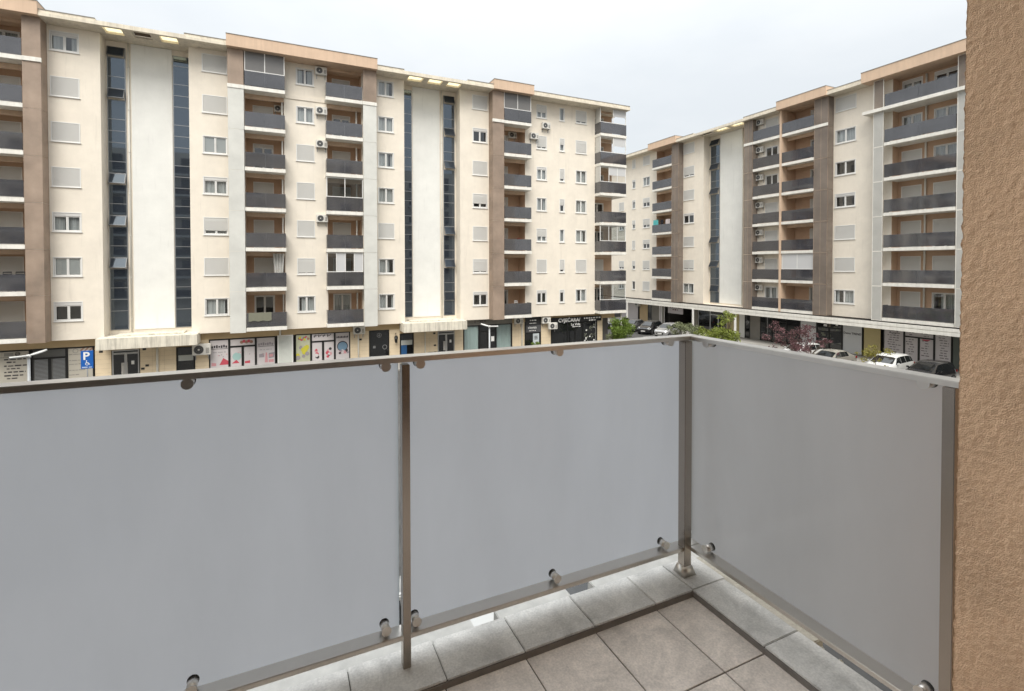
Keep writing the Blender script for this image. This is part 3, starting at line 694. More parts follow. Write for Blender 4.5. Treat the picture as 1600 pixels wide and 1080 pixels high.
# air conditioners of the left building
G1 = 'air conditioners on the long cream building'
for z, k, nm in ((14.75, 6, 'top'), (11.7, 5, 'sixth'), (9.15, 4, 'fifth'), (3.4, 2, 'third')):
    ac(LB, 2.98, 0, z, 'white air conditioner left of the right balcony row, %s storey of the long building' % nm, G1)
ac(LB, .02, BK, 11.9, 'small white air conditioner inside an orange recess of the left balcony row', G1, .85)
ac(LB, 22.75, 0, 12.85, 'white air conditioner hanging under the top storey window near the far end', G1)
ac(LB, 21.5, 0, 11.75, 'white air conditioner on the wall beside the far balcony row, sixth storey', G1)
ac(LB, 19.9, BK, 12.3 - .3, 'white air conditioner high inside the far orange recess, sixth storey', G1, .95)
ac(LB, -5.15, YG - .1, -6.35, 'large white air conditioner above tan tiles at the left of the pink poster shop', G1, 1.35)
ac(LB, 5.75, YG - .1, -5.5, 'white air conditioner above the tan pillar left of the black doorway', G1, 1.1)
ac(LB, 20.1, YG - .1, -5.4, 'white air conditioner between the curtained shop and the narrow black shop', G1)
ac(LB, 23.0, YG - .1, -5.5, 'air conditioner with dark grille left of the flower shop, upper of the pair', G1, 1.05)
ac(LB, 23.6, YG - .35, -6.05, 'white air conditioner at the left end of the flower shop sign, lower of the pair', G1, 1.05)

# ------------------------------------------------------------------ RIGHT APARTMENT BUILDING (local x = -Y)
RB = thing('apartment_building', (46.16, 0, GZ), 'cream apartment building on the right with a long white canopy over its arcade', 'building', rz=R(-90))
ZFr = [-4.36 + 2.9 * k for k in range(7)]; ZSr = [-3.40 + 2.9 * k for k in range(7)]; OR = .8; WBr = -4.62
rcols = {
 'W0': (-61.2, 1.15, 2, ['C', .75, 'C', 'C+', 'S', 'S', 'S']),
 'W1': (-58.1, .62, 1, ['D', .6, 'S', .5, 'C+', 'C+', 'S']),
 'W2': (-55.75, 1.35, 2, ['S', .9, .5, .7, .55, 'C', 'S']),
 'R1': (-48.0, 1.7, 2, ['C', .9, 'S', 'D+', 'S', .86, 'S']),
 'K': (-36.3, 1.35, 2, ['C', 'S', 'S', 'S', 'D', 'D', 'S']),
 'R2': (-29.05, 1.7, 2, ['C', 'S', 'S', 'D+', 'D', 'C', 'S'])}
def rholes(*ks): return [(rcols[k][0], rcols[k][0] + rcols[k][1], z, z + WH) for k in ks for z in ZSr]
b = MB()
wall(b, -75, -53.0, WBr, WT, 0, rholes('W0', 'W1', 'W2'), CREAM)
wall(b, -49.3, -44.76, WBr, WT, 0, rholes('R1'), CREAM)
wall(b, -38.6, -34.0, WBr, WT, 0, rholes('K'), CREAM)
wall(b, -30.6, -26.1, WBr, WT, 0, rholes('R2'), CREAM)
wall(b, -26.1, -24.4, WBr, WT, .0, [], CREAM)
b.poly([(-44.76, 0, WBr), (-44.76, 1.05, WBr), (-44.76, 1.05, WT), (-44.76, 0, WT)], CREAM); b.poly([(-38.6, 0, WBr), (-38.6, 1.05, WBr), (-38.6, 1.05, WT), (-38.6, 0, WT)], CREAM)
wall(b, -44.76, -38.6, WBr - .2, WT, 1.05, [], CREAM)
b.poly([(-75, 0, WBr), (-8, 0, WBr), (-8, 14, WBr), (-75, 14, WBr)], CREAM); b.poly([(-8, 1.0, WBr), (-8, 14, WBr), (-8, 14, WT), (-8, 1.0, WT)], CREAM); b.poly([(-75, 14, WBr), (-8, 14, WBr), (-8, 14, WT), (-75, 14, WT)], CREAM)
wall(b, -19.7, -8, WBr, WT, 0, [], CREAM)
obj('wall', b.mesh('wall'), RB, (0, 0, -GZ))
for k, (x, ww, s, sts) in rcols.items():
    for z, st in zip(ZSr, sts): window(RB, x, z, ww, WH, st, sashes=s, **({} if k != 'K' else {}))
lbox(RB, 'white_panel', -43.2, -40.1, 1.05 - .06, 1.05 - .003, -4.43, WT - .02, WHITEP, .01)
stair_glazing(RB, -44.62, -43.28, 1.05, 15.0, {0: 24, 3: 26, 6: 26, 12: 25, 15: 26, 18: 10})
pipe(RB, -40.0, .95, -4.7, WT, .06)
stack(RB, -53.0, -49.3, -53.0, -49.3, (-51.6, -49.9), ['S', 'S', 'S', 'S', 'D', 'S', 'S'], o=OR, zf=ZFr, right=True, beam=PEACH)
# middle pair of cells with a fin between
for k, z in enumerate(ZFr): balcony(RB, -37.27, -34.13, z, OR, .02, 1, False, False)
stack(RB, -33.92, -30.6, -33.92, -30.6, (-32.3, -30.75), ['C', 'S', 'S', 'S', 'D', 'D', 'S'], o=OR, zf=ZFr, left=False, right=True, enc={1: 'bb'}, back=1.3)
lbox(RB, 'fin_wall', -34.12, -33.93, -OR - .04, 1.3, WBr + .003, WT - .02, PEACH)
stack(RB, -24.4, -19.7, -24.64, -19.74, (-24.1, -22.75, -21.85, -20.3), [('S', 'C'), ('S', .85), ('S', .82), ('S', .95), ('S', 'C'), ('C', 'C'), ('C+', 'D+')], o=OR, zf=ZFr, back=.85, beam=None, left=True, right=True)
pipe(RB, -22.4, .75, WBr, 15.3, .07)
for k, z in enumerate(ZFr):
    z1 = (z + 2.9 - .27) if k < 6 else WT; zz = z - .27 if k else WBr
    screen(RB, -49.29, -48.1, OR, zz, z1, TAUPE, side=1, frame=BROWN)
    screen(RB, -38.37, -37.28, OR, zz, z1, TAUPE, side=1, frame=BROWN)
    screen(RB, -30.59, -29.27, OR, zz, z1, TAUPE, side=1, frame=BROWN)
    screen(RB, -25.45, -24.66, OR, zz, z1, TAUPE if k == 6 else GREYR, frame=SLAB)
    screen(RB, -19.7, -18.3, OR, zz, z1, TAUPE if k == 6 else GREYR, frame=SLAB)
lbox(RB, 'ledge', -26.2, -24.66, -1.05, 0, ZFr[6] - .27, ZFr[6] - .005, SLAB); lbox(RB, 'ledge', -24.64, -17.8, -1.05, -OR - .003, ZFr[6] - .27, ZFr[6] - .005, SLAB); lbox(RB, 'ledge', -19.72, -17.8, -OR, 0, ZFr[6] - .27, ZFr[6] - .005, SLAB)
lbox(RB, 'ledge', -30.6, -29.27, -OR - .05, -OR - .003, ZFr[6] - .27, ZFr[6] - .005, SLAB); lbox(RB, 'ledge', -38.37, -37.28, -OR - .05, -OR - .003, ZFr[6] - .27, ZFr[6] - .005, SLAB)
eave(RB, -75, -53.3, 1.2, WT, 15.62); eave(RB, -48.2, -45.3, 1.2, WT, 15.62); eave(RB, -45.3, -38.2, 1.2, WT, 15.7, False, [(-44.6, -42.9, 0), (-42.4, -40.7, 1), (-40.2, -38.6, 1)], back=3)
eave(RB, -38.2, -34.2, 1.2, WT, 15.62); eave(RB, -29.2, -26.2, 1.2, WT, 15.62)
parapet(RB, -53.3, -48.2, 1.28, WT, 16.25); parapet(RB, -34.2, -29.2, 1.28, WT, 16.25); parapet(RB, -26.2, -8, 1.28, WT, 16.3)
lbox(RB, 'roof_slab', -75, -8, 1.4, 14, WT + .01, 15.6, mat('roof_felt', (.2, .19, .18), .9))
# arcade canopy: two stepped white fascias
lbox(RB, 'arcade_canopy', -75, -8, -1.02, 1.6, -5.27, -4.72, SLAB)
lbox(RB, 'canopy_fascia', -75, -8, -1.08, -1.022, -4.97, -4.70, SLAB, .008); lbox(RB, 'canopy_fascia', -75, -8, -1.08, -1.022, -5.28, -5.01, SLAB, .008)
lbox(RB, 'canopy_top_sheet', -75, -8, -1.0, .6, -4.716, -4.708, mat('dark_canopy_top', (.055, .048, .042), .9, var=.3))  # thin dark sheet lying on the canopy top
YR = 1.44
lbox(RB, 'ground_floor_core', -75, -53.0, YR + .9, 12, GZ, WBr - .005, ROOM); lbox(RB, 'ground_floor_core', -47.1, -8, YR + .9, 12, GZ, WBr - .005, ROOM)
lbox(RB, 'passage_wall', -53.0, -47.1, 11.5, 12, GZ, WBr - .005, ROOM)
def rwall(x0, x1, m, name='ground_floor_wall', z1=-5.2): return lbox(RB, name, x0, x1, YR, YR + .06, GZ + .12, z1, m)
GRY = mat('grey_concrete_paint', (.24, .225, .20), .8, var=.08, vscale=1.); YELW = mat('ochre_wall_paint', (.50, .42, .22), .85, var=.06, vscale=1.)
for x0, x1, m in ((-62.5, -58.6, POSTER), (-58.2, -56.4, TANP), (-55.6, -54.05, GRY), (-47.9, -47.0, GRY), (-42.5, -40.8, YELW), (-40.75, -40.0, PVC), (-39.3, -38.0, GRY), (-27.3, -25.95, YELW), (-20.75, -19.6, mat('dark_green_wall', (.10, .115, .10), .7))): rwall(x0, x1, m)
shop(RB, -56.4, -55.6, -5.25, [(1, 'fix', SHOPG)], BLACK, y=YR); shop(RB, -54.05, -53.0, -5.25, [(1, 'fix', POSTER), (1, 'fix', GRY)], PVC, y=YR)
shop(RB, -46.9, -42.5, -5.25, [(1, 'fix', SHOPG), (1.3, 'door', SHOPG)], ALU, y=YR); shop(RB, -40.0, -39.3, -5.25, [(1, 'fix', SHOPG)], BLACK, y=YR)
shop(RB, -38.0, -33.4, -5.25, [(1, 'fix', SHOPG), (1.2, 'door', SHOPG), (1, 'fix', SHOPG)], BLACK, y=YR)
f = shop(RB, -33.4, -27.4, -5.25, [(1.75, 'fix', mat('white_shop_panel', (.60, .61, .62), .5)), (2.4, 'door', SHOPG), (1.8, 'fix', mat('white_shop_panel', (.60, .61, .62), .5))], BLACK, y=YR)
obj('lettering', text_mesh('Demo TREND', .26, INK, .006), f, (-29.1, YR - .006, -6.35), rx=R(90)); obj('lettering', text_mesh('Demo TREND', .26, INK, .006), f, (-33.2, YR - .006, -6.15), rx=R(90))
b = MB()
for k in range(16): b.box(*(lambda x, q: (x, x + q))(rp.uniform(-31.3, -29.7), rp.uniform(.15, .4)), YR - .006, YR - .002, *(lambda z, q: (z, z + q))(rp.uniform(-7.6, -5.7), rp.uniform(.05, .22)), mat('painted_dim_reflection', (.16, .17, .13), .5) if k % 4 else WHITE)  # dim rectangles paint reflections on the glass
printed(f, 'window_marks', b)
f = shop(RB, -25.7, -20.8, -5.25, [(1.5, 'fix', POSTER), (2.0, 'door', POSTER), (1.1, 'fix', POSTER)], BLACK, y=YR)
b = MB(); faint = mat('grey_text_print', (.20, .18, .185), .6)
for x0, x1 in ((-25.5, -24.3), (-24.0, -23.3), (-22.9, -22.2), (-21.8, -20.95)):
    for k in range(10): bars(b, x0 + rp.uniform(0, .3), x1, -5.62 - k * .2, YR - .002, .085, faint, rp, rp.uniform(.5, .95))
b.disc((-24.9, YR - .006, -5.6), (0, -1, 0), .3, INK, 24, ri=.265); b.poly([(-22.9, YR - .006, -6.05), (-22.2, YR - .006, -6.05), (-22.45, YR - .006, -6.2), (-22.6, YR - .006, -6.2)], PINK)
printed(f, 'text_print', b)
b = MB()
for x in (-57.9, -45.3, -39.15, -18.5): b.box(x - .09, x + .09, -1.15, -.97, GZ + .12, -5.22, PVC)
for i, x in enumerate((-57.9, -45.3, -39.15, -18.5)): obj('arcade_post', MB().box(x - .09, x + .09, -1.15, -.97, GZ + .12, -5.223, PVC).mesh('arcade_post', bevel=.01), RB, (0, 0, -GZ))
def rw(x, y, z): return (46.16 + y, -x, z)
t = thing('banner', rw(-49.6, .2, -5.6), 'white banner hanging under the canopy over the dark passage', 'banner', rz=R(-90))
obj('cloth', MB().box(-1.35, 1.35, -.01, .01, -.62, .38, mat('banner_cloth', (.50, .47, .48), .7)).mesh('cloth'), t)
b = MB(); bars(b, -1.0, 1.1, .1, -.012, .2, mat('red_brown_print', (.10, .03, .03), .6), rp, .95); bars(b, -.5, .5, -.2, -.012, .2, mat('red_brown_print', (.10, .03, .03), .6), rp, .95); obj('small_print', b.mesh('small_print'), t)
G2 = 'air conditioners on the right cream building'
for k, z in enumerate(ZFr):
    ac(RB, -36.85, 0, z + 1.75, 'white air conditioner over the cream middle balcony, %s storey of the right building' % FL[k], G2, 1.0)
    ac(RB, -29.95, -.05, z + 1.55, 'white air conditioner behind the wide brown screen, %s storey of the right building' % FL[k], G2, 1.15)
    ac(RB, -37.85, -.05, z + 1.5, 'white air conditioner behind the narrow brown screen, %s storey of the right building' % FL[k], G2, 1.0)
ac(RB, -58.3, YR - .1, -5.9, 'white air conditioner under the arcade canopy beside pale panels', G2, 1.1)
ac(RB, -19.1, -.0, ZFr[6] + 1.6, 'white air conditioner at the right end of the widest top balcony', G2, 1.2)

# ------------------------------------------------------------------ things on the balconies
def lw(x, y, z): return (x, 41.56 + y, z)
def cloth(name, loc, w_, h, m, label, cat, rz=0., amp=.04, taper=0., seed=0):
    b = MB(); n, q = 18, 8; rr = random.Random(seed)
    P = lambda i, j: (((i / n - .5) * w_) * (1 - taper * (1 - j / q) * 0.7 if taper else 1), amp * math.sin(i * 1.3 + j * .2 + seed) , (j / q - 1) * h + (.03 * math.sin(i * .9 + seed) if j == 0 else 0))
    for i in range(n):
        for j in range(q): b.poly([P(i, j), P(i + 1, j), P(i + 1, j + 1), P(i, j + 1)], m, True)
    return tag(obj(name, b.mesh(name), None, loc, rz), label, cat)
cloth('curtain', lw(-.1, -.2, ZF[1] + 2.5), .8, 1.75, mat('white_curtain', (.66, .65, .62), .8), 'white curtain tied back on a second storey balcony of the left balcony row', 'curtain', taper=.5, seed=1, amp=.09)
cloth('blanket', lw(-1.35, -.98, ZF[0] + 1.09), 1.5, .62, mat('olive_blanket', (.20, .20, .15), .9), 'olive blanket draped over the lowest railing of the left balcony row', 'blanket', seed=4, amp=.012)
cloth('towel', lw(-1.5, -.88, ZF[2] + 1.0), .85, .85, mat('blue_towel', (.05, .30, .62), .9), 'blue towel hanging behind the railing, third storey of the left balcony row', 'towel', seed=2, amp=.01)
cloth('towel', lw(-.3, -.88, ZF[2] + 1.0), .9, .8, mat('lilac_towel', (.55, .53, .72), .9), 'lilac towel hanging beside the blue one behind the same railing', 'towel', seed=3, amp=.01)
cloth('towel', rw(-52.5, -.55, ZFr[3] + 1.75), 1.0, .8, mat('turquoise_towel', (.10, .42, .42), .9), 'turquoise towel drying on a right building balcony', 'towel', rz=R(-90), seed=5, amp=.03)
cloth('shirt', rw(-50.3, -.5, ZFr[3] + 1.7), .9, .7, mat('pale_shirt', (.55, .5, .5), .9), 'pale laundry hanging right of the turquoise towel', 'laundry', rz=R(-90), seed=6, amp=.05)
cloth('shirt', rw(-51.4, -.5, ZFr[3] + 1.75), .6, .7, mat('black_shirt', (.02, .02, .025), .9), 'black laundry hanging between the turquoise towel and pale laundry', 'laundry', rz=R(-90), seed=7, amp=.05)
def chair(loc, m, label, rz=0.):
    t = thing('chair', loc, label, 'chair', rz=rz)
    obj('seat', MB().box(-.22, .22, -.22, .22, .42, .46, m).mesh('seat', bevel=.01), t)
    for x in (-.2, .2):
        for y in (-.2, .2): obj('leg', MB().cyl((x, y, 0), (x, y, .42), .018, m, n=8).mesh('leg'), t)
    b = MB()
    for x in (-.2, .2): b.cyl((x, .2, .46), (x, .3, 1.22), .018, m, n=8)
    for z in (.7, .88, 1.06, 1.2): b.box(-.2, .2, .22 + (z - .46) * .13, .245 + (z - .46) * .13, z - .05, z + .04, m)
    obj('backrest', b.mesh('backrest'), t); return t
chair(lw(20.0, .15, ZF[0]), WHITE, 'white chair on the lowest balcony of the far balcony row', R(20))
chair(lw(-15.5, -.2, ZF[1]), mat('dark_chair_metal', (.05, .05, .05), .5), 'left dark chair on the second storey balcony at far left', R(0))
chair(lw(-14.8, -.2, ZF[1]), mat('dark_chair_metal', (.05, .05, .05), .5), 'right dark chair on the second storey balcony at far left', R(15))
chair(lw(20.1, .1, ZF[2]), mat('red_wood', (.25, .06, .04), .6), 'dark red folding chair on a far balcony, third storey', R(-25))

# ------------------------------------------------------------------ street lamps, parking sign
def lamp(loc, ang, half, label, top):
    t = thing('street_lamp', loc, label, 'street lamp', 'white double-headed street lamps'); h = top - loc[2]
    LM = mat('white_lamp_enamel', (.62, .62, .60), .4)
    obj('pole', MB().cyl((0, 0, 0), (0, 0, h), .07, mat('pale_grey_pole', (.50, .52, .53), .4), .05, n=14).mesh('pole'), t)
    dx, dy = math.sin(R(ang)), math.cos(R(ang))
    for s in (-1, 1):
        b = MB(); n = 7; px_, py_ = dy, -dx
        prof = [(.08, .07), (.25, .14), (.5, .17), (.75, .155), (.93, .10), (1, .02)]
        for (a, wa), (c, wc) in zip(prof, prof[1:]):
            P = lambda u, v, k: (s * dx * half * u + px_ * v, s * dy * half * u + py_ * v, h + .02 + u * .10 + k)
            for sg_ in (-1, 1):
                b.poly([P(a, 0, .07 + .0), P(c, 0, .07), P(c, sg_ * wc, 0.02), P(a, sg_ * wa, 0.02)], LM, True)
                b.poly([P(a, 0, -.03), P(c, 0, -.03), P(c, sg_ * wc, 0.02), P(a, sg_ * wa, 0.02)], LM, True)
        obj('lamp_head', b.mesh('lamp_head', recalc=True), t)
    obj('collar', MB().cyl((0, 0, h - .05), (0, 0, h + .1), .085, LM, n=14).mesh('collar'), t)
lamp((-10.9, 31.2, GZ), 15, 1.15, 'white double-headed street lamp in front of the tan shop at far left', -4.3)
lamp((13.3, 32.4, GZ), 165, 1.0, 'white double-headed street lamp in front of the curtained shopfront', -4.3)
t = thing('parking_sign', (-9.6, 34.4, GZ), 'blue disabled parking sign with a white P on a thin post', 'sign')
BLUE = mat('sign_blue', (.012, .11, .42), .4)
obj('post', MB().cyl((0, .03, 0), (0, .03, 3.72), .03, STAIRF).mesh('post'), t)
obj('plate', MB().box(-.27, .27, -.012, .012, 2.72, 3.7, BLUE).mesh('plate', bevel=.005), t)
obj('letter', text_mesh('P', .58, WHITE, .014), t, (-.18, -.018, 3.22), rx=R(90))
b = MB(); Q = 2.985; b.disc((.0, -.016, Q), (0, -1, 0), .085, WHITE, 20, ri=.06); b.disc((-.02, -.017, Q + .165), (0, -1, 0), .027, WHITE, 12); b.box(-.035, -.008, -.022, -.018, Q + .02, Q + .135, WHITE); b.box(-.035, .08, -.022, -.018, Q + .02, Q + .042, WHITE); b.poly([(.06, -.02, Q + .042), (.085, -.02, Q + .035), (.135, -.02, Q - .055), (.11, -.02, Q - .065)], WHITE)
obj('wheelchair_symbol', b.mesh('wheelchair_symbol'), t)
b = MB(); bars(b, -.22, .24, 2.77, -.014, .06, mat('sign_print', (.45, .55, .7), .5), rp, .95); obj('small_print', b.mesh('small_print'), t)

# ------------------------------------------------------------------ cars
TYRE = mat('tyre_rubber', (.015, .015, .015), .8); RIM = mat('alloy_rim', (.35, .35, .36), .3, metal=.8); CARG = mat('car_glass', (.012, .014, .015), .03, spec=.6, ior=1.6); LAMPG = mat('headlight_glass', (.55, .56, .56), .08, spec=.8); REDL = mat('tail_light_red', (.25, .01, .01), .15)
def car(loc, rz, paint, style, label):
    t = thing('parked_car', loc, label, 'car', 'cars parked in the lot', rz)
    # stations: x, half width, belt z, roof z, roof half width ; forward +x
    if style == 'hatch': st = [(-1.98, .62, .80, .82, .5), (-1.92, .78, .92, .98, .58), (-1.72, .84, .96, 1.36, .60), (-1.45, .86, .96, 1.47, .62), (-.9, .87, .95, 1.52, .63), (-.1, .88, .94, 1.52, .63), (.35, .88, .93, 1.45, .60), (1.05, .87, .95, 1.0, .66), (1.5, .84, .88, .90, .62), (1.85, .76, .76, .78, .55), (1.98, .62, .62, .63, .48)]
    elif style == 'suv': st = [(-2.15, .66, .95, .97, .55), (-2.08, .84, 1.05, 1.12, .62), (-1.85, .90, 1.08, 1.5, .63), (-1.5, .92, 1.08, 1.63, .65), (-.7, .93, 1.07, 1.68, .66), (.0, .93, 1.06, 1.67, .66), (.4, .93, 1.05, 1.58, .63), (1.1, .92, 1.06, 1.11, .72), (1.7, .89, .98, 1.0, .68), (2.05, .80, .85, .87, .6), (2.15, .68, .7, .72, .5)]
    else: st = [(-2.2, .66, .82, .84, .55), (-2.12, .82, .92, .95, .62), (-1.75, .86, .96, 1.0, .66), (-1.05, .88, .95, 1.38, .58), (-.6, .89, .94, 1.44, .60), (.0, .89, .93, 1.45, .61), (.35, .89, .92, 1.38, .58), (1.05, .88, .93, .97, .68), (1.65, .85, .86, .88, .64), (2.05, .78, .75, .77, .56), (2.18, .64, .62, .63, .48)]
    zb = .24; b = MB(); rows = []
    for (x, hw, be, ro, rw_) in st:
        half = [(0, zb), (hw * .9, zb), (hw, zb + .16), (hw * 1.0, (zb + be) / 2 + .08), (hw * .955, be), (rw_ + (.03 if ro - be > .2 else 0), ro - (.07 if ro - be > .2 else .015)), (rw_ * .75, ro - .012), (0, ro)]
        rows.append([(x, y_, z_) for y_, z_ in half] + [(x, -y_, z_) for y_, z_ in half[-2:0:-1]])
    m_ = len(rows[0])
    for r0, r1 in zip(rows, rows[1:]):
        for j in range(m_): b.poly([r0[j], r0[(j + 1) % m_], r1[(j + 1) % m_], r1[j]], paint, True)
    b.poly(rows[0], paint); b.poly(list(reversed(rows[-1])), paint)
    me = b.mesh('body', recalc=True)
    obj('body', me, t)
    def off(p, k=.008): 
        v = Vector(p); d = Vector((0, v.y, v.z - .8)); d.normalize(); return tuple(v + d * k)
    cab = [i for i, s in enumerate(st) if s[3] - s[2] > .2]
    i0, i1 = cab[0], cab[-1]
    lerp = lambda p, q, f: tuple(a + (c - a) * f for a, c in zip(p, q))
    for sgn in (1, -1):
        jb, jt = (4, 5) if sgn == 1 else (m_ - 4, m_ - 5)
        g = MB(); idx = list(range(i0, i1 + 1))
        for n_, (p, q) in enumerate(zip(idx, idx[1:])):
            A, B_, C_, D = rows[p][jb], rows[q][jb], rows[q][jt], rows[p][jt]
            f0 = .06 if n_ == 0 else .03; f1 = .97
            A2, B2 = lerp(A, B_, f0), lerp(A, B_, f1); D2, C2 = lerp(D, C_, f0), lerp(D, C_, f1)
            g.poly([off(lerp(A2, D2, .1)), off(lerp(B2, C2, .1)), off(lerp(B2, C2, .92)), off(lerp(A2, D2, .92))], CARG)
        # quarter glass running down to the windscreen base
        A, B_, D = rows[i1][jb], rows[i1 + 1][jb], rows[i1][jt]
        g.poly([off(lerp(A, D, .1)), off(lerp(lerp(A, B_, .7), D, .06)), off(lerp(A, D, .85))], CARG)
        obj('side_window', g.mesh('side_window'), t)
    for p, q, nm in ((i1, i1 + 1, 'windscreen'), (i0, i0 - 1, 'rear_window')):
        g = MB(); k = .012
        for j in (5, 6, 7, 8):
            P = [rows[p][j], rows[p][j + 1], rows[q][j + 1], rows[q][j]]
            up = Vector((0.5 if p == i1 else -.5, 0, .85)) * k
            P2 = [lerp(P[0], P[3], .07), lerp(P[1], P[2], .07), lerp(P[1], P[2], .93), lerp(P[0], P[3], .93)]
            g.poly([tuple(Vector(v) + up) for v in P2], CARG)
        obj(nm, g.mesh(nm), t)
    L_ = st[-1][0]; wb = L_ * .64
    for x in (wb, -wb):
        for s in (1, -1):
            y_ = s * (max(q[1] for q in st) - .09)
            wl = obj('wheel', MB().cyl((0, -.1, 0), (0, .1, 0), .31, TYRE, n=20).mesh('tyre', bevel=.02), t, (x, y_, .31))
            r_ = MB(); r_.disc((0, s * .103, 0), (0, 1, 0), .2, RIM, 16, ri=.17)
            for k in range(5):
                a = k * 2 * math.pi / 5; r_.poly([(.03 * math.cos(a + 1.57), s * .104, .03 * math.sin(a + 1.57)), (.03 * math.cos(a - 1.57), s * .104, .03 * math.sin(a - 1.57)), (.18 * math.cos(a - .12), s * .104, .18 * math.sin(a - .12)), (.18 * math.cos(a + .12), s * .104, .18 * math.sin(a + .12))], RIM)
            obj('rim', r_.mesh('rim'), wl)
    for s in (1, -1):
        x_ = st[-3]; x2 = st[-2]
        h_ = MB(); h_.poly([(x2[0] + .03, s * x2[1] * .55, x2[2] - .16), (x2[0] - .0, s * (x2[1] + .012), x2[2] - .13), (x_[0] + .08, s * (x_[1] + .012), x_[2] - .1), (x_[0] + .14, s * x_[1] * .8, x_[2] + .02), (x2[0] + .0, s * x2[1] * .6, x2[2] + .02)], LAMPG); obj('headlight', h_.mesh('headlight'), t)
        h_ = MB(); q = st[1]; h_.box(q[0] - .045, q[0] + .1, s * q[1] * .78, s * (q[1] + .02), q[2] - .2, q[2] - .02, REDL); obj('tail_light', h_.mesh('tail_light', bevel=.02), t)
        mm = MB(); mm.box(st[i1 + 1][0] - .42, st[i1 + 1][0] - .28, s * .9, s * 1.06, st[i1][2] + .03, st[i1][2] + .16, paint); obj('mirror', mm.mesh('mirror', bevel=.03), t)
    e = st[-1]; g = MB(); g.box(e[0] - .04, e[0] + .014, -.42, .42, .36, .56, BLACK); obj('grille', g.mesh('grille', bevel=.01), t)
    g = MB(); g.box(e[0] + .016, e[0] + .024, -.26, .26, .40, .51, WHITE); obj('number_plate', g.mesh('number_plate'), t)
    return t
SIL = mat('silver_car_paint', (.45, .45, .45), .25, metal=.5, coat=.5); BLK = mat('black_car_paint', (.012, .012, .014), .2, coat=.8); WHT = mat('white_car_paint', (.66, .66, .64), .3, coat=.6); GRC = mat('grey_car_paint', (.12, .12, .125), .25, metal=.4, coat=.6); CHM = mat('champagne_car_paint', (.42, .40, .35), .25, metal=.4, coat=.6)
W180 = R(180)
car((41.5, 45.6, GZ), R(200), SIL, 'hatch', 'silver hatchback parked before the dark passage, behind low plants')
car((41.2, 48.4, GZ), R(205), BLK, 'hatch', 'black hatchback parked left of the silver hatchback')
car((41.0, 51.2, GZ), R(205), GRC, 'sedan', 'dark grey saloon parked left of the black hatchback')
car((41.0, 54.2, GZ), R(205), BLK, 'sedan', 'black saloon far back behind the round bush')
car((38.6, 55.6, GZ), R(250), BLK, 'suv', 'black car half hidden by the far balcony corner post')
car((41.2, 21.9, GZ), R(185), WHT, 'suv', 'white car with a greenish windscreen in front of the white text panels')
car((41.6, 19.5, GZ), R(180), BLK, 'hatch', 'black car nearest to the stucco wall at the right')
car((40.6, 25.8, GZ), R(182), CHM, 'sedan', 'champagne coloured car behind the small yellow sapling')
car((41.3, 28.9, GZ), R(178), WHT, 'hatch', 'pale car with an arched roof beside the purple tree')
car((10.8, 38.4, GZ), R(185), BLK, 'sedan', 'dark car of which only the roof shows above the railing at the middle post')
car((3.3, 10.2, GZ), R(90), WHT, 'hatch', 'white car glimpsed under the railing, left of the other')
car((5.7, 10.3, GZ), R(90), WHT, 'sedan', 'white car glimpsed under the railing, nearer to the corner post')
car((8.3, 10.4, GZ), R(90), GRC, 'hatch', 'grey car glimpsed through the gap near the corner post')

# ------------------------------------------------------------------ plants
def leaves(b, n, fn, size, m, rnd):
    for _ in range(n):
        p = Vector(fn(rnd)); s = size * rnd.uniform(.6, 1.3)
        d = Vector((rnd.gauss(0, 1), rnd.gauss(0, 1), rnd.gauss(0, .8) + .3)).normalized(); u = d.orthogonal().normalized(); u.rotate(Matrix.Rotation(rnd.uniform(0, 6.28), 3, d)); v = d.cross(u)
        b.poly([p - u * s * .5, p + v * s * .28 + d * s * .06, p + u * s * .55, p - v * s * .28 + d * s * .06], m)
def limb(b, p0, p1, r0, r1, m, rnd, n=5, wob=.06):
    pts = [Vector(p0).lerp(Vector(p1), i / n) + Vector((rnd.gauss(0, wob), rnd.gauss(0, wob), 0)) * (0 < i < n) for i in range(n + 1)]
    for i in range(n): b.cyl(pts[i], pts[i + 1], r0 + (r1 - r0) * i / n, m, r0 + (r1 - r0) * (i + 1) / n, n=7, caps=False)
    return pts
BARK = mat('bark', (.10, .075, .055), .9, var=.2, vscale=6)
def plant(name, loc, label, cat, clumps, leaf, size, n, stems, seed, group=None):
    t = thing(name, loc, label, cat, group); rnd = random.Random(seed)
    b = MB()
    for s in stems: limb(b, s[0], s[1], s[2], s[3], BARK, rnd, wob=.03)
    for (cx, cy, cz, r) in clumps[::2]: limb(b, (stems[0][1][0] * .6, stems[0][1][1] * .6, stems[0][1][2] * .7), (cx, cy, cz), .02, .006, BARK, rnd, 3, .02)
    obj('trunk' if cat == 'tree' else 'stem', b.mesh('trunk'), t)
    b = MB(); tot = sum(c[3] ** 2 for c in clumps)
    for c in clumps:
        def fn(r, c=c):
            d = Vector((r.gauss(0, 1), r.gauss(0, 1), r.gauss(0, 1))).normalized() * c[3] * (r.random() ** .45)
            return (c[0] + d.x, c[1] + d.y, c[2] + d.z * .85)
        leaves(b, int(n * c[3] ** 2 / tot), fn, size, leaf, rnd)
    obj('crown' if cat == 'tree' else 'foliage', b.mesh('crown'), t); return t
def ball(rnd, n, R_, zc, r0, r1, flat=1.):
    out = []
    for _ in range(n):
        d = Vector((rnd.gauss(0, 1), rnd.gauss(0, 1), rnd.gauss(0, 1))).normalized() * R_ * rnd.random() ** .35
        out.append((d.x, d.y, zc + d.z * flat, rnd.uniform(r0, r1)))
    return out
rt = random.Random(21)
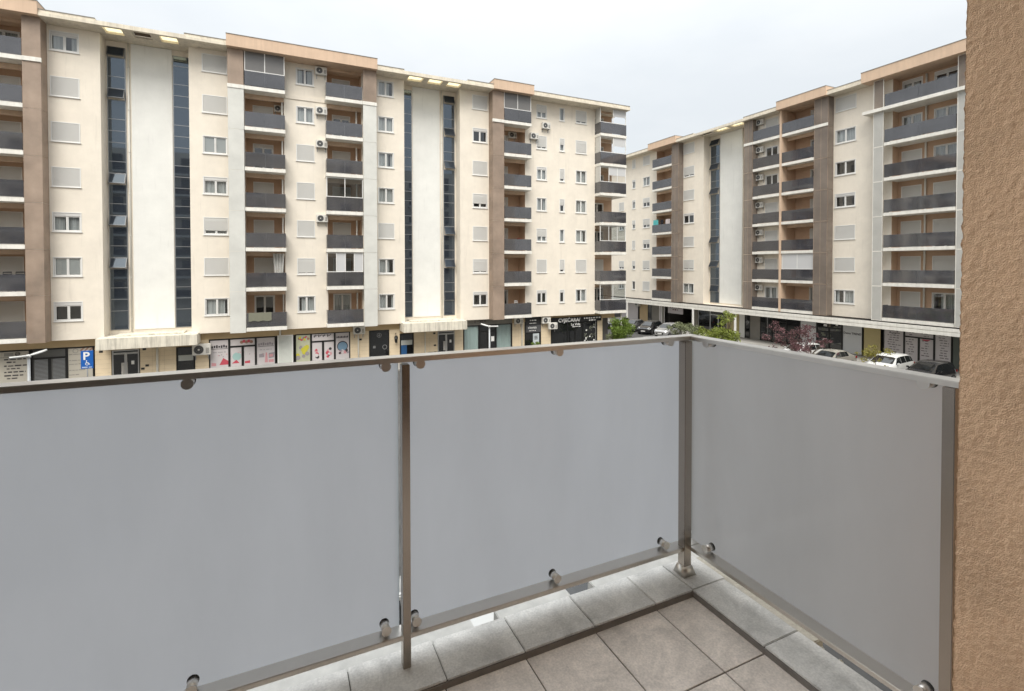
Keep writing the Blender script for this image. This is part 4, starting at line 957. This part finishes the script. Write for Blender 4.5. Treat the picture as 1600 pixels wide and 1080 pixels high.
GRN = leafmat('bright_green_leaves', (.15, .22, .035)); LIME = leafmat('yellow_green_leaves', (.20, .235, .045)); SAGE = leafmat('pale_sage_leaves', (.20, .22, .12)); PURP = leafmat('purple_leaves', (.17, .085, .09), .6); YEL = leafmat('yellow_leaves', (.30, .27, .06))
plant('round_bush', (28.6, 37.6, GZ), 'round bright green bush at the end of the long building', 'bush', ball(rt, 46, 1.15, 2.25, .28, .55), GRN, .13, 6500, [((0, 0, 0), (0, 0, 1.6), .09, .05)], 1)
plant('shrub', (27.6, 38.0, GZ), 'small sparse pale shrub just left of the round bush', 'bush', ball(rt, 7, .5, 1.55, .12, .25), SAGE, .12, 350, [((0, 0, 0), (.1, 0, 1.3), .03, .01)], 2)
plant('shrub', (32.0, 33.2, GZ), 'low pale leafy shrub in front of the silver hatchback', 'bush', ball(rt, 26, 1.5, 2.75, .2, .42, .3), SAGE, .17, 1500, [((0, 0, 0), (0, 0, 2.3), .05, .02)], 3)
plant('shrub', (30.4, 28.1, GZ), 'yellow-green broad shrub right of the railing corner', 'bush', ball(rt, 46, 1.75, 2.85, .25, .5, .42), LIME, .17, 3800, [((0, 0, 0), (0, 0, 2.2), .06, .02)], 4)
plant('sapling', (31.0, 27.6, GZ), 'thin young tree rising from the yellow-green shrub', 'tree', [(rt.uniform(-.7, .7), rt.uniform(-.7, .7), 4.25 + rt.uniform(-.5, .45), rt.uniform(.12, .3)) for _ in range(16)], LIME, .16, 420, [((0, 0, 0), (.05, 0, 4.3), .05, .02)], 5)
plant('purple_tree', (36.2, 25.9, GZ), 'purple-leaved ornamental tree in front of the dark shop windows', 'tree', [(rt.gauss(0, .85), rt.gauss(0, .85), 2.5 + rt.uniform(-.9, 1.15), rt.uniform(.2, .45)) for _ in range(44)], PURP, .12, 2700, [((0, 0, 0), (0, .1, 2.2), .08, .04), ((0, .1, 1.8), (.6, .3, 3.2), .03, .01), ((0, .1, 1.8), (-.6, -.2, 3.3), .03, .01)], 6)
plant('shrub', (36.4, 24.6, GZ), 'sparse reddish shrub at the right foot of the purple tree', 'bush', [(rt.gauss(0, .6), rt.gauss(0, .6), 2.1 + rt.uniform(-.4, .7), rt.uniform(.12, .28)) for _ in range(16)], PURP, .12, 480, [((0, 0, 0), (0, .1, 2.2), .03, .01)], 7)
plant('sapling', (36.9, 20.4, GZ), 'small yellow-leaved sapling in front of the ochre wall', 'tree', [(rt.gauss(0, .42), rt.gauss(0, .42), 2.3 + rt.uniform(-.9, .6), rt.uniform(.12, .26)) for _ in range(22)], YEL, .11, 800, [((0, 0, 0), (0, 0, 2.4), .03, .012)], 8)
plant('shrub', (21.7, 41.3, GZ + .13), 'green potted plant at the foot of the narrow black shop', 'plant', ball(rt, 10, .5, .75, .12, .25, .6), GRN, .13, 500, [((0, 0, 0), (0, 0, .7), .03, .01)], 9)

# ------------------------------------------------------------------ OUR BUILDING AND BALCONY
STUC = mat('orange_stucco', (.92, .625, .405), .95, var=.13, vscale=4, bump=.6, bscale=290)
OWN = thing('own_building', (0, .7, GZ), 'orange stucco wall of the balcony building at the right edge', 'building')
OWN.location = (0, 0, 0)
b = MB(); lean = .0058
y0, y1, z0, z1 = -.95, .7005, -1.43, 1.32
X0 = 1.637; step = .0036
ny = int(.42 / step); nz = int((z1 - z0) / step)
def hgt(y, z):
    p = Vector((y * 135, z * 110, 3.3)); q = Vector((y * 80, z * 64, 9.1))
    return .0021 * noise.noise(p) + .0019 * noise.noise(q) +   .0013 * noise.noise(Vector((y * 7, z * 7, 1)))
V = []; F = []
for j in range(nz + 1):
    z = z0 + (z1 - z0) * j / nz; ye = y1 - lean * (z + .5) * 1.0
    for i in range(ny + 1):
        y = ye - .42 * i / ny; V.append((X0 - hgt(y, z), y + (0 if i else .0035 * noise.noise(Vector((z * 45, 2, 5))) + .002 * noise.noise(Vector((z * 130, 4, 5)))), z))
    V.append((X0 + .12, ye + .001, z)); V.append((X0 + .4, ye + .001, z))
ns = ny + 3
for j in range(nz):
    base = j * ns
    for i in range(ny): F.append((base + i, base + i + 1, base + ns + i + 1, base + ns + i))
    F.append((base, base + ny + 1, base + ns + ny + 1, base + ns)); F.append((base + ny + 1, base + ny + 2, base + ns + ny + 2, base + ns + ny + 1))
me = bpy.data.meshes.new('stucco_wall'); me.from_pydata(V, [], F); me.materials.append(STUC); me.polygons.foreach_set('use_smooth', [True] * len(F)); me.update()
obj('stucco_wall', me, OWN)
b = MB()
b.box(X0 + .01, X0 + .4, y0, .29, z0, z1, STUC); b.box(-9.0, X0 + .4, y0 - .2, y0, z0, z1, STUC); b.box(-9.2, -9.0, y0, .70, z0, z1, STUC)
obj('balcony_wall', b.mesh('balcony_wall'), OWN)
obj('ceiling_slab', MB().box(-9.2, X0 + .4, y0 - .2, .25, z1 + .002, z1 + .2, mat('ceiling_paint', (.62, .60, .55), .9)).mesh('ceiling_slab'), OWN)
BRF = mat('brown_door_frame', (.10, .06, .04), .5); b = MB()
for x in (-2.5, -1.3, -.1, 1.1): b.box(x - .05, x + .05, y0 + .001, y0 + .06, z0, .85, BRF)
b.box(-2.55, 1.15, y0 + .002, y0 + .058, .85, .95, BRF); b.box(-2.45, 1.05, y0 + .003, y0 + .03, z0 + .02, .85, mat('unseen_dark_door_glass', (.02, .018, .016), .05, spec=.3)); obj('balcony_door', b.mesh('balcony_door'), OWN)  # unseen door, made wide and dark to darken reflections in the steel
# the rest of the facade, seen only mirrored in the glass opposite
b = MB(); hl = []
for k in range(-1, 6):
    zf = -1.43 + 2.9 * k
    for i in range(-18, 9):
        x = i * 4.2
        if k == 0 and -8 < x < 4: continue
        if -2.0 < k: hl.append((x, x + 1.6, zf + .9 if i % 3 else zf + .1, zf + 2.2))
hl = [h for h in hl if h[2] > -4 and not (h[0] < X0 + .6 and h[1] > -9.1 and h[2] < 1.7 and h[3] > -1.6)]
wall(b, -80, -9.0, GZ, 16.2, .69, [h for h in hl if h[1] < -9.1], CREAM, depth=.2); wall(b, X0 + .42, 38, GZ, 16.2, .66, [h for h in hl if h[0] > X0 + .6], CREAM, depth=.2)
wall(b, -9.0, X0 + .42, GZ, -1.75, .66, [], CREAM); wall(b, -9.0, X0 + .42, 1.36, 16.2, .255, [], CREAM)
b.poly([(-80, .69, 16.2), (38, .69, 16.2), (38, -13, 16.2), (-80, -13, 16.2)], CREAM); b.poly([(38, .66, GZ), (38, -13, GZ), (38, -13, 16.2), (38, .66, 16.2)], CREAM)
for k in range(-1, 6):
    for i in range(-9, 4):
        x = i * 8.4 + 3
        if k in (0, 1, 2) and -9 < x < 9: continue
        z = -1.43 + 2.9 * k; b.box(x, x + 3.2, .70, 1.75, z - .27, z, SLAB); b.box(x, x + 3.2, 1.70, 1.72, z + .03, z + 1.0, SMOKE)
obj('facade', b.mesh('facade'), OWN)
# floor slab
SL = MB(); SL.box(-9.0, 1.79, y0, 1.795, -1.75, -1.455, mat('slab_concrete', (.45, .43, .39), .9, var=.1)); 
BF = tag(obj('balcony_floor', SL.mesh('balcony_floor')), kind='structure')
def tilemat(name, col, seed):
    if name in MATS: return MATS[name]
    m = bpy.data.materials.new(name); m.use_nodes = True; t = m.node_tree; bs = t.nodes['Principled BSDF']; n = t.nodes.new; l = t.links.new
    g = n('ShaderNodeNewGeometry'); oi = n('ShaderNodeObjectInfo')
    ad = n('ShaderNodeVectorMath'); ad.operation = 'ADD'; sc = n('ShaderNodeVectorMath'); sc.operation = 'SCALE'; sc.inputs['Scale'].default_value = 9
    cx = n('ShaderNodeCombineXYZ'); l(oi.outputs['Random'], cx.inputs[0]); l(oi.outputs['Random'], cx.inputs[1]); l(cx.outputs[0], sc.inputs[0]); l(g.outputs['Position'], ad.inputs[0]); l(sc.outputs[0], ad.inputs[1])
    x = n('ShaderNodeTexNoise'); x.inputs['Scale'].default_value = 5.5; x.inputs['Detail'].default_value = 9; x.inputs['Roughness'].default_value = .68; x.inputs['Distortion'].default_value = .6; l(ad.outputs[0], x.inputs['Vector'])
    x2 = n('ShaderNodeTexNoise'); x2.inputs['Scale'].default_value = 130; x2.inputs['Detail'].default_value = 3; l(ad.outputs[0], x2.inputs['Vector'])
    r = n('ShaderNodeValToRGB'); e = r.color_ramp.elements; e[0].position = .3; e[1].position = .72
    e[0].color = tuple(c * .70 for c in col) + (1,); e[1].color = tuple(min(1, c * 1.34) for c in col) + (1,); l(x.outputs['Fac'], r.inputs[0])
    mr_ = n('ShaderNodeMapRange'); mr_.inputs[1].default_value = .3; mr_.inputs[2].default_value = .7; mr_.inputs[3].default_value = 1 - seed; mr_.inputs[4].default_value = 1 + seed; l(x2.outputs['Fac'], mr_.inputs[0])
    v = n('ShaderNodeVectorMath'); v.operation = 'SCALE'; l(r.outputs[0], v.inputs[0]); l(mr_.outputs[0], v.inputs['Scale']); l(v.outputs[0], bs.inputs['Base Color'])
    bs.inputs['Roughness'].default_value = .6
    bp = n('ShaderNodeBump'); bp.inputs['Strength'].default_value = .25; bp.inputs['Distance'].default_value = .004; l(x2.outputs['Fac'], bp.inputs['Height']); l(bp.outputs[0], bs.inputs['Normal'])
    MATS[name] = m; return m
FT = tilemat('grey_floor_tile', (.73, .655, .585), .12); CT = tilemat('speckled_coping_tile', (.62, .605, .575), .12)
obj('grout', MB().box(-9.0, 1.6, y0, 1.6, -1.4545, -1.4325, mat('dark_grout', (.11, .095, .08), .9)).mesh('grout'), BF)
g = .0022
xs = [1.606, 1.406, 1.104, .800, .496, .192, -.112, -.416, -.72, -1.024, -1.328, -1.632]; ys = [1.606, 1.254, .654, .054, -.546, -.95]
for a, c in zip(xs, xs[1:]):
    for d, e in zip(ys, ys[1:]):
        if c < -1 and e < .6: continue
        obj('floor_tile', MB().box(-(a - c) / 2 + g, (a - c) / 2 - g, -(d - e) / 2 + g, (d - e) / 2 - g, -.008, 0, FT).mesh('floor_tile', bevel=.0012), BF, ((a + c) / 2, (d + e) / 2, -1.4285 + random.uniform(-.0006, .0006)))
CU = tag(obj('balcony_curb', MB().box(-3.4, 1.79, 1.6065, 1.79, -1.454, -1.408, mat('curb_mortar', (.16, .15, .135), .9)).box(1.6065, 1.79, .70, 1.606, -1.454, -1.408, mat('curb_mortar', (.16, .15, .135), .9)).mesh('balcony_curb')), kind='structure')
def coping(x0, x1, y0_, y1_):
    zt = -1.3995 + random.uniform(-.0012, .0012)
    b = MB(); b.box(x0 + .0016, x1 - .0016, y0_ + .0016, y1_ - .0016, -1.407, zt, CT)
    # inner face down to the floor
    obj('coping_tile', b.mesh('coping_tile', bevel=.0025), CU)
ce = 1.602
xs = [1.606, 1.401, 1.099, .797, .502, .2, -.1, -.4, -.7, -1.0, -1.3]
for a, c in zip(xs, xs[1:]): coping(c, a, ce, 1.802)
coping(1.6065, 1.80, 1.6065, 1.802)
ysr = [1.606, 1.254, .905, .68]
for a, c in zip(ysr, ysr[1:]): coping(ce, 1.79, c, a)
CF = mat('shade_toned_curb_face', (.22, .20, .18), .7, var=.15, vscale=14)  # shadow on the curb's inner face, put into its colour
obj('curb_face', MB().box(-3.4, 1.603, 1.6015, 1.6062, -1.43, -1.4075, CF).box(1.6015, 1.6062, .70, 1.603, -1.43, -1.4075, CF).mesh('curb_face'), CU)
# remains of pale mortar outside the coping
b = MB(); mw = mat('pale_mortar', (.56, .52, .44), .95, var=.12, vscale=40, bump=.5, bscale=90)
b.box(1.803, 1.86, 1.20, 1.80, -1.50, -1.415, mw)
for k in range(5): x = 1.81 + random.random() * .02; y = 1.12 + k * .022; b.cyl((x, y, -1.452), (x + .004, y - .004, -1.425 - random.random() * .012), .014 + random.random() * .01, mw, .006, n=6)
obj('mortar', b.mesh('mortar', bevel=.004), CU)
for q in ((-1.5, .684), (.79, 1.13), (1.253, 1.86)): obj('outer_ledge', MB().box(q[0], q[1], 1.803, 1.888, -1.62, -1.425, mat('weathered_ledge_paint', (.58, .565, .53), .9, var=.15, vscale=12)).mesh('outer_ledge', bevel=.003), CU)

# the railing
STEEL = None
def steelmat(name, col, rough):
    m = bpy.data.materials.new(name); m.use_nodes = True; t = m.node_tree; bs = t.nodes['Principled BSDF']; n = t.nodes.new; l = t.links.new
    g = n('ShaderNodeNewGeometry'); x = n('ShaderNodeTexNoise'); x.inputs['Scale'].default_value = 14; x.inputs['Detail'].default_value = 8; x.inputs['Roughness'].default_value = .7; l(g.outputs['Position'], x.inputs['Vector'])
    r = n('ShaderNodeMapRange'); r.inputs[1].default_value = .3; r.inputs[2].default_value = .75; r.inputs[3].default_value = rough - .01; r.inputs[4].default_value = rough + .03; l(x.outputs['Fac'], r.inputs[0]); l(r.outputs[0], bs.inputs['Roughness'])
    c = n('ShaderNodeValToRGB'); c.color_ramp.elements[0].color = tuple(v * .93 for v in col) + (1,); c.color_ramp.elements[1].color = tuple(min(1, v * 1.05) for v in col) + (1,); l(x.outputs['Fac'], c.inputs[0]); l(c.outputs[0], bs.inputs['Base Color'])
    bs.inputs['Metallic'].default_value = 1.0; MATS[name] = m; return m
STEEL = steelmat('brushed_steel', (.73, .70, .655), .33); STEEL.node_tree.nodes['Principled BSDF'].inputs['Metallic'].default_value = 1.0
PSTEEL = steelmat('dark_reflection_steel', (.40, .355, .31), .24)  # posts: dark brown reflections of the interior put into the steel colour
fg = bpy.data.materials.new('frosted_glass'); fg.use_nodes = True
t_ = fg.node_tree; t_.nodes.clear(); n = t_.nodes.new; l = t_.links.new
o_ = n('ShaderNodeOutputMaterial'); tl = n('ShaderNodeBsdfTranslucent'); df = n('ShaderNodeBsdfDiffuse'); gl = n('ShaderNodeBsdfGlossy'); gl.inputs['Roughness'].default_value = .12; gl.inputs[0].default_value = (1, 1, 1, 1)
gg = n('ShaderNodeNewGeometry'); nx_ = n('ShaderNodeTexNoise'); nx_.inputs['Scale'].default_value = 2.2; nx_.inputs['Detail'].default_value = 8; nx_.inputs['Roughness'].default_value = .6
mpp = n('ShaderNodeMapping'); mpp.inputs['Scale'].default_value = (1.2, 1.2, .35); l(gg.outputs['Position'], mpp.inputs[0]); l(mpp.outputs[0], nx_.inputs['Vector'])
rr_ = n('ShaderNodeValToRGB'); rr_.color_ramp.elements[0].position = .3; rr_.color_ramp.elements[1].position = .7; rr_.color_ramp.elements[0].color = (.57, .575, .61, 1); rr_.color_ramp.elements[1].color = (.64, .645, .685, 1); l(nx_.outputs['Fac'], rr_.inputs[0]); l(rr_.outputs[0], tl.inputs[0])
df.inputs[0].default_value = (.30, .31, .33, 1)
m1 = n('ShaderNodeMixShader'); m1.inputs[0].default_value = .14; l(tl.outputs[0], m1.inputs[1]); l(df.outputs[0], m1.inputs[2])
fr = n('ShaderNodeFresnel'); fr.inputs[0].default_value = 1.38; m2 = n('ShaderNodeMixShader'); l(fr.outputs[0], m2.inputs[0]); l(m1.outputs[0], m2.inputs[1]); l(gl.outputs[0], m2.inputs[2]); l(m2.outputs[0], o_.inputs[0])
RL = thing('balcony_railing', (1.683, 1.706, -1.40), 'brushed steel balcony railing with frosted glass panels in the foreground', 'railing')
RL.location = (0, 0, 0)
YI, XI = 1.706, 1.683; WR = .06; ZT, ZBm = -.320, -1.280; TH = .018
def bar(name, m, verts_box, bev=.002):
    return obj(name, MB().box(*verts_box, m).mesh(name, bevel=bev), RL)
def tilted(name, x0, x1, y0_, y1_, zt0, zt1, th):      # top rail, a little higher towards the left end
    b = MB(); P = [(x0, y0_, zt0 - th), (x1, y0_, zt1 - th), (x1, y1_, zt1 - th), (x0, y1_, zt0 - th), (x0, y0_, zt0), (x1, y0_, zt1), (x1, y1_, zt1), (x0, y1_, zt0)]
    for q in ((0, 3, 2, 1), (4, 5, 6, 7), (0, 1, 5, 4), (1, 2, 6, 5), (2, 3, 7, 6), (3, 0, 4, 7)): b.poly([P[i] for i in q], STEEL)
    return obj(name, b.mesh(name, bevel=.002, recalc=True), RL)
tilted('top_rail', -2.6, XI + WR, YI, YI + WR, -.300, -.320, TH)
b = MB(); b.box(XI, XI + WR, .60, YI - .0015, ZT - TH, ZT - .0005, STEEL); obj('top_rail', b.mesh('top_rail', bevel=.002), RL)
bar('bottom_rail', STEEL, (-2.6, XI + WR, YI, YI + WR, ZBm - TH, ZBm)); bar('bottom_rail', STEEL, (XI, XI + WR, .60, YI - .0015, ZBm - TH, ZBm - .0004))
def post(x0, x1, y0_, y1_): bar('post', PSTEEL, (x0, x1, y0_, y1_, -1.40, -.322 - TH + .0), .0015)
post(.376, .403, YI - .001, YI + .036); post(-.924, -.897, YI - .001, YI + .036)
post(1.643, 1.683, YI - .012, YI + .03)
b = MB(); b.cyl((1.663, YI + .009, -1.401), (1.663, YI + .009, -1.36), .05, STEEL, .032, n=4, caps=True); obj('post_shoe', b.mesh('post_shoe'), RL)
post(XI - .001, XI + .040, .727, .757)
CLEARG = glassmat('clear_glass_face', (.97, .985, .98), .01)
EDGE = mat('green_glass_edge', (.30, .42, .40), .2)
def glass(x0, x1, y0_, y1_, z0_, z1_, axis):
    b = MB().box(x0, x1, y0_, y1_, z0_, z1_, EDGE)
    # faces: 2 = inner side towards -y, 4 = outer; 5 = towards -x, 3 = outer
    b.m = [b.mi(EDGE)] * 6
    b.m[2 if axis == 'y' else 5] = b.mi(fg); b.m[4 if axis == 'y' else 3] = b.mi(CLEARG)
    return obj('glass_panel', b.mesh('glass_panel'), RL)
YGl = YI + WR + .002; XGl = XI + WR + .002
for x0, x1 in ((-.895, .3755), (.390, 1.70), (-2.2, -.93)): glass(x0, x1, YGl, YGl + .008, ZBm - .03, ZT - .003, 'y')
glass(XGl, XGl + .008, .735, 1.757, ZBm - .03, ZT - .003, 'x')
def pin(p, ax, top):
    t0 = Vector(p); d = Vector(ax); b = MB()
    b.cyl(t0, t0 + d * .042, .0145, STEEL, n=20); b.cyl(t0 + d * .0, t0 + d * .004, .0165, mat('black_rubber_ring', (.05, .05, .05), .7), n=20)
    b.cyl(t0 + d * .042, t0 + d * .047, .0165, STEEL, n=20)
    obj('glass_clamp', b.mesh('glass_clamp'), RL)
for x in (-.70, .325, .445, 1.01, 1.585, -.25):
    pin((x, YGl - .001, -.345), (0, -1, 0), True)
for x in (-.25, .322, .428, 1.0, 1.565): pin((x, YGl - .001, ZBm + .022), (0, -1, 0), False)
for y_ in (1.63, .81): pin((XGl - .001, y_, -.345), (-1, 0, 0), True); pin((XGl - .001, y_, ZBm + .022), (-1, 0, 0), False)
print('objects', len(bpy.data.objects))
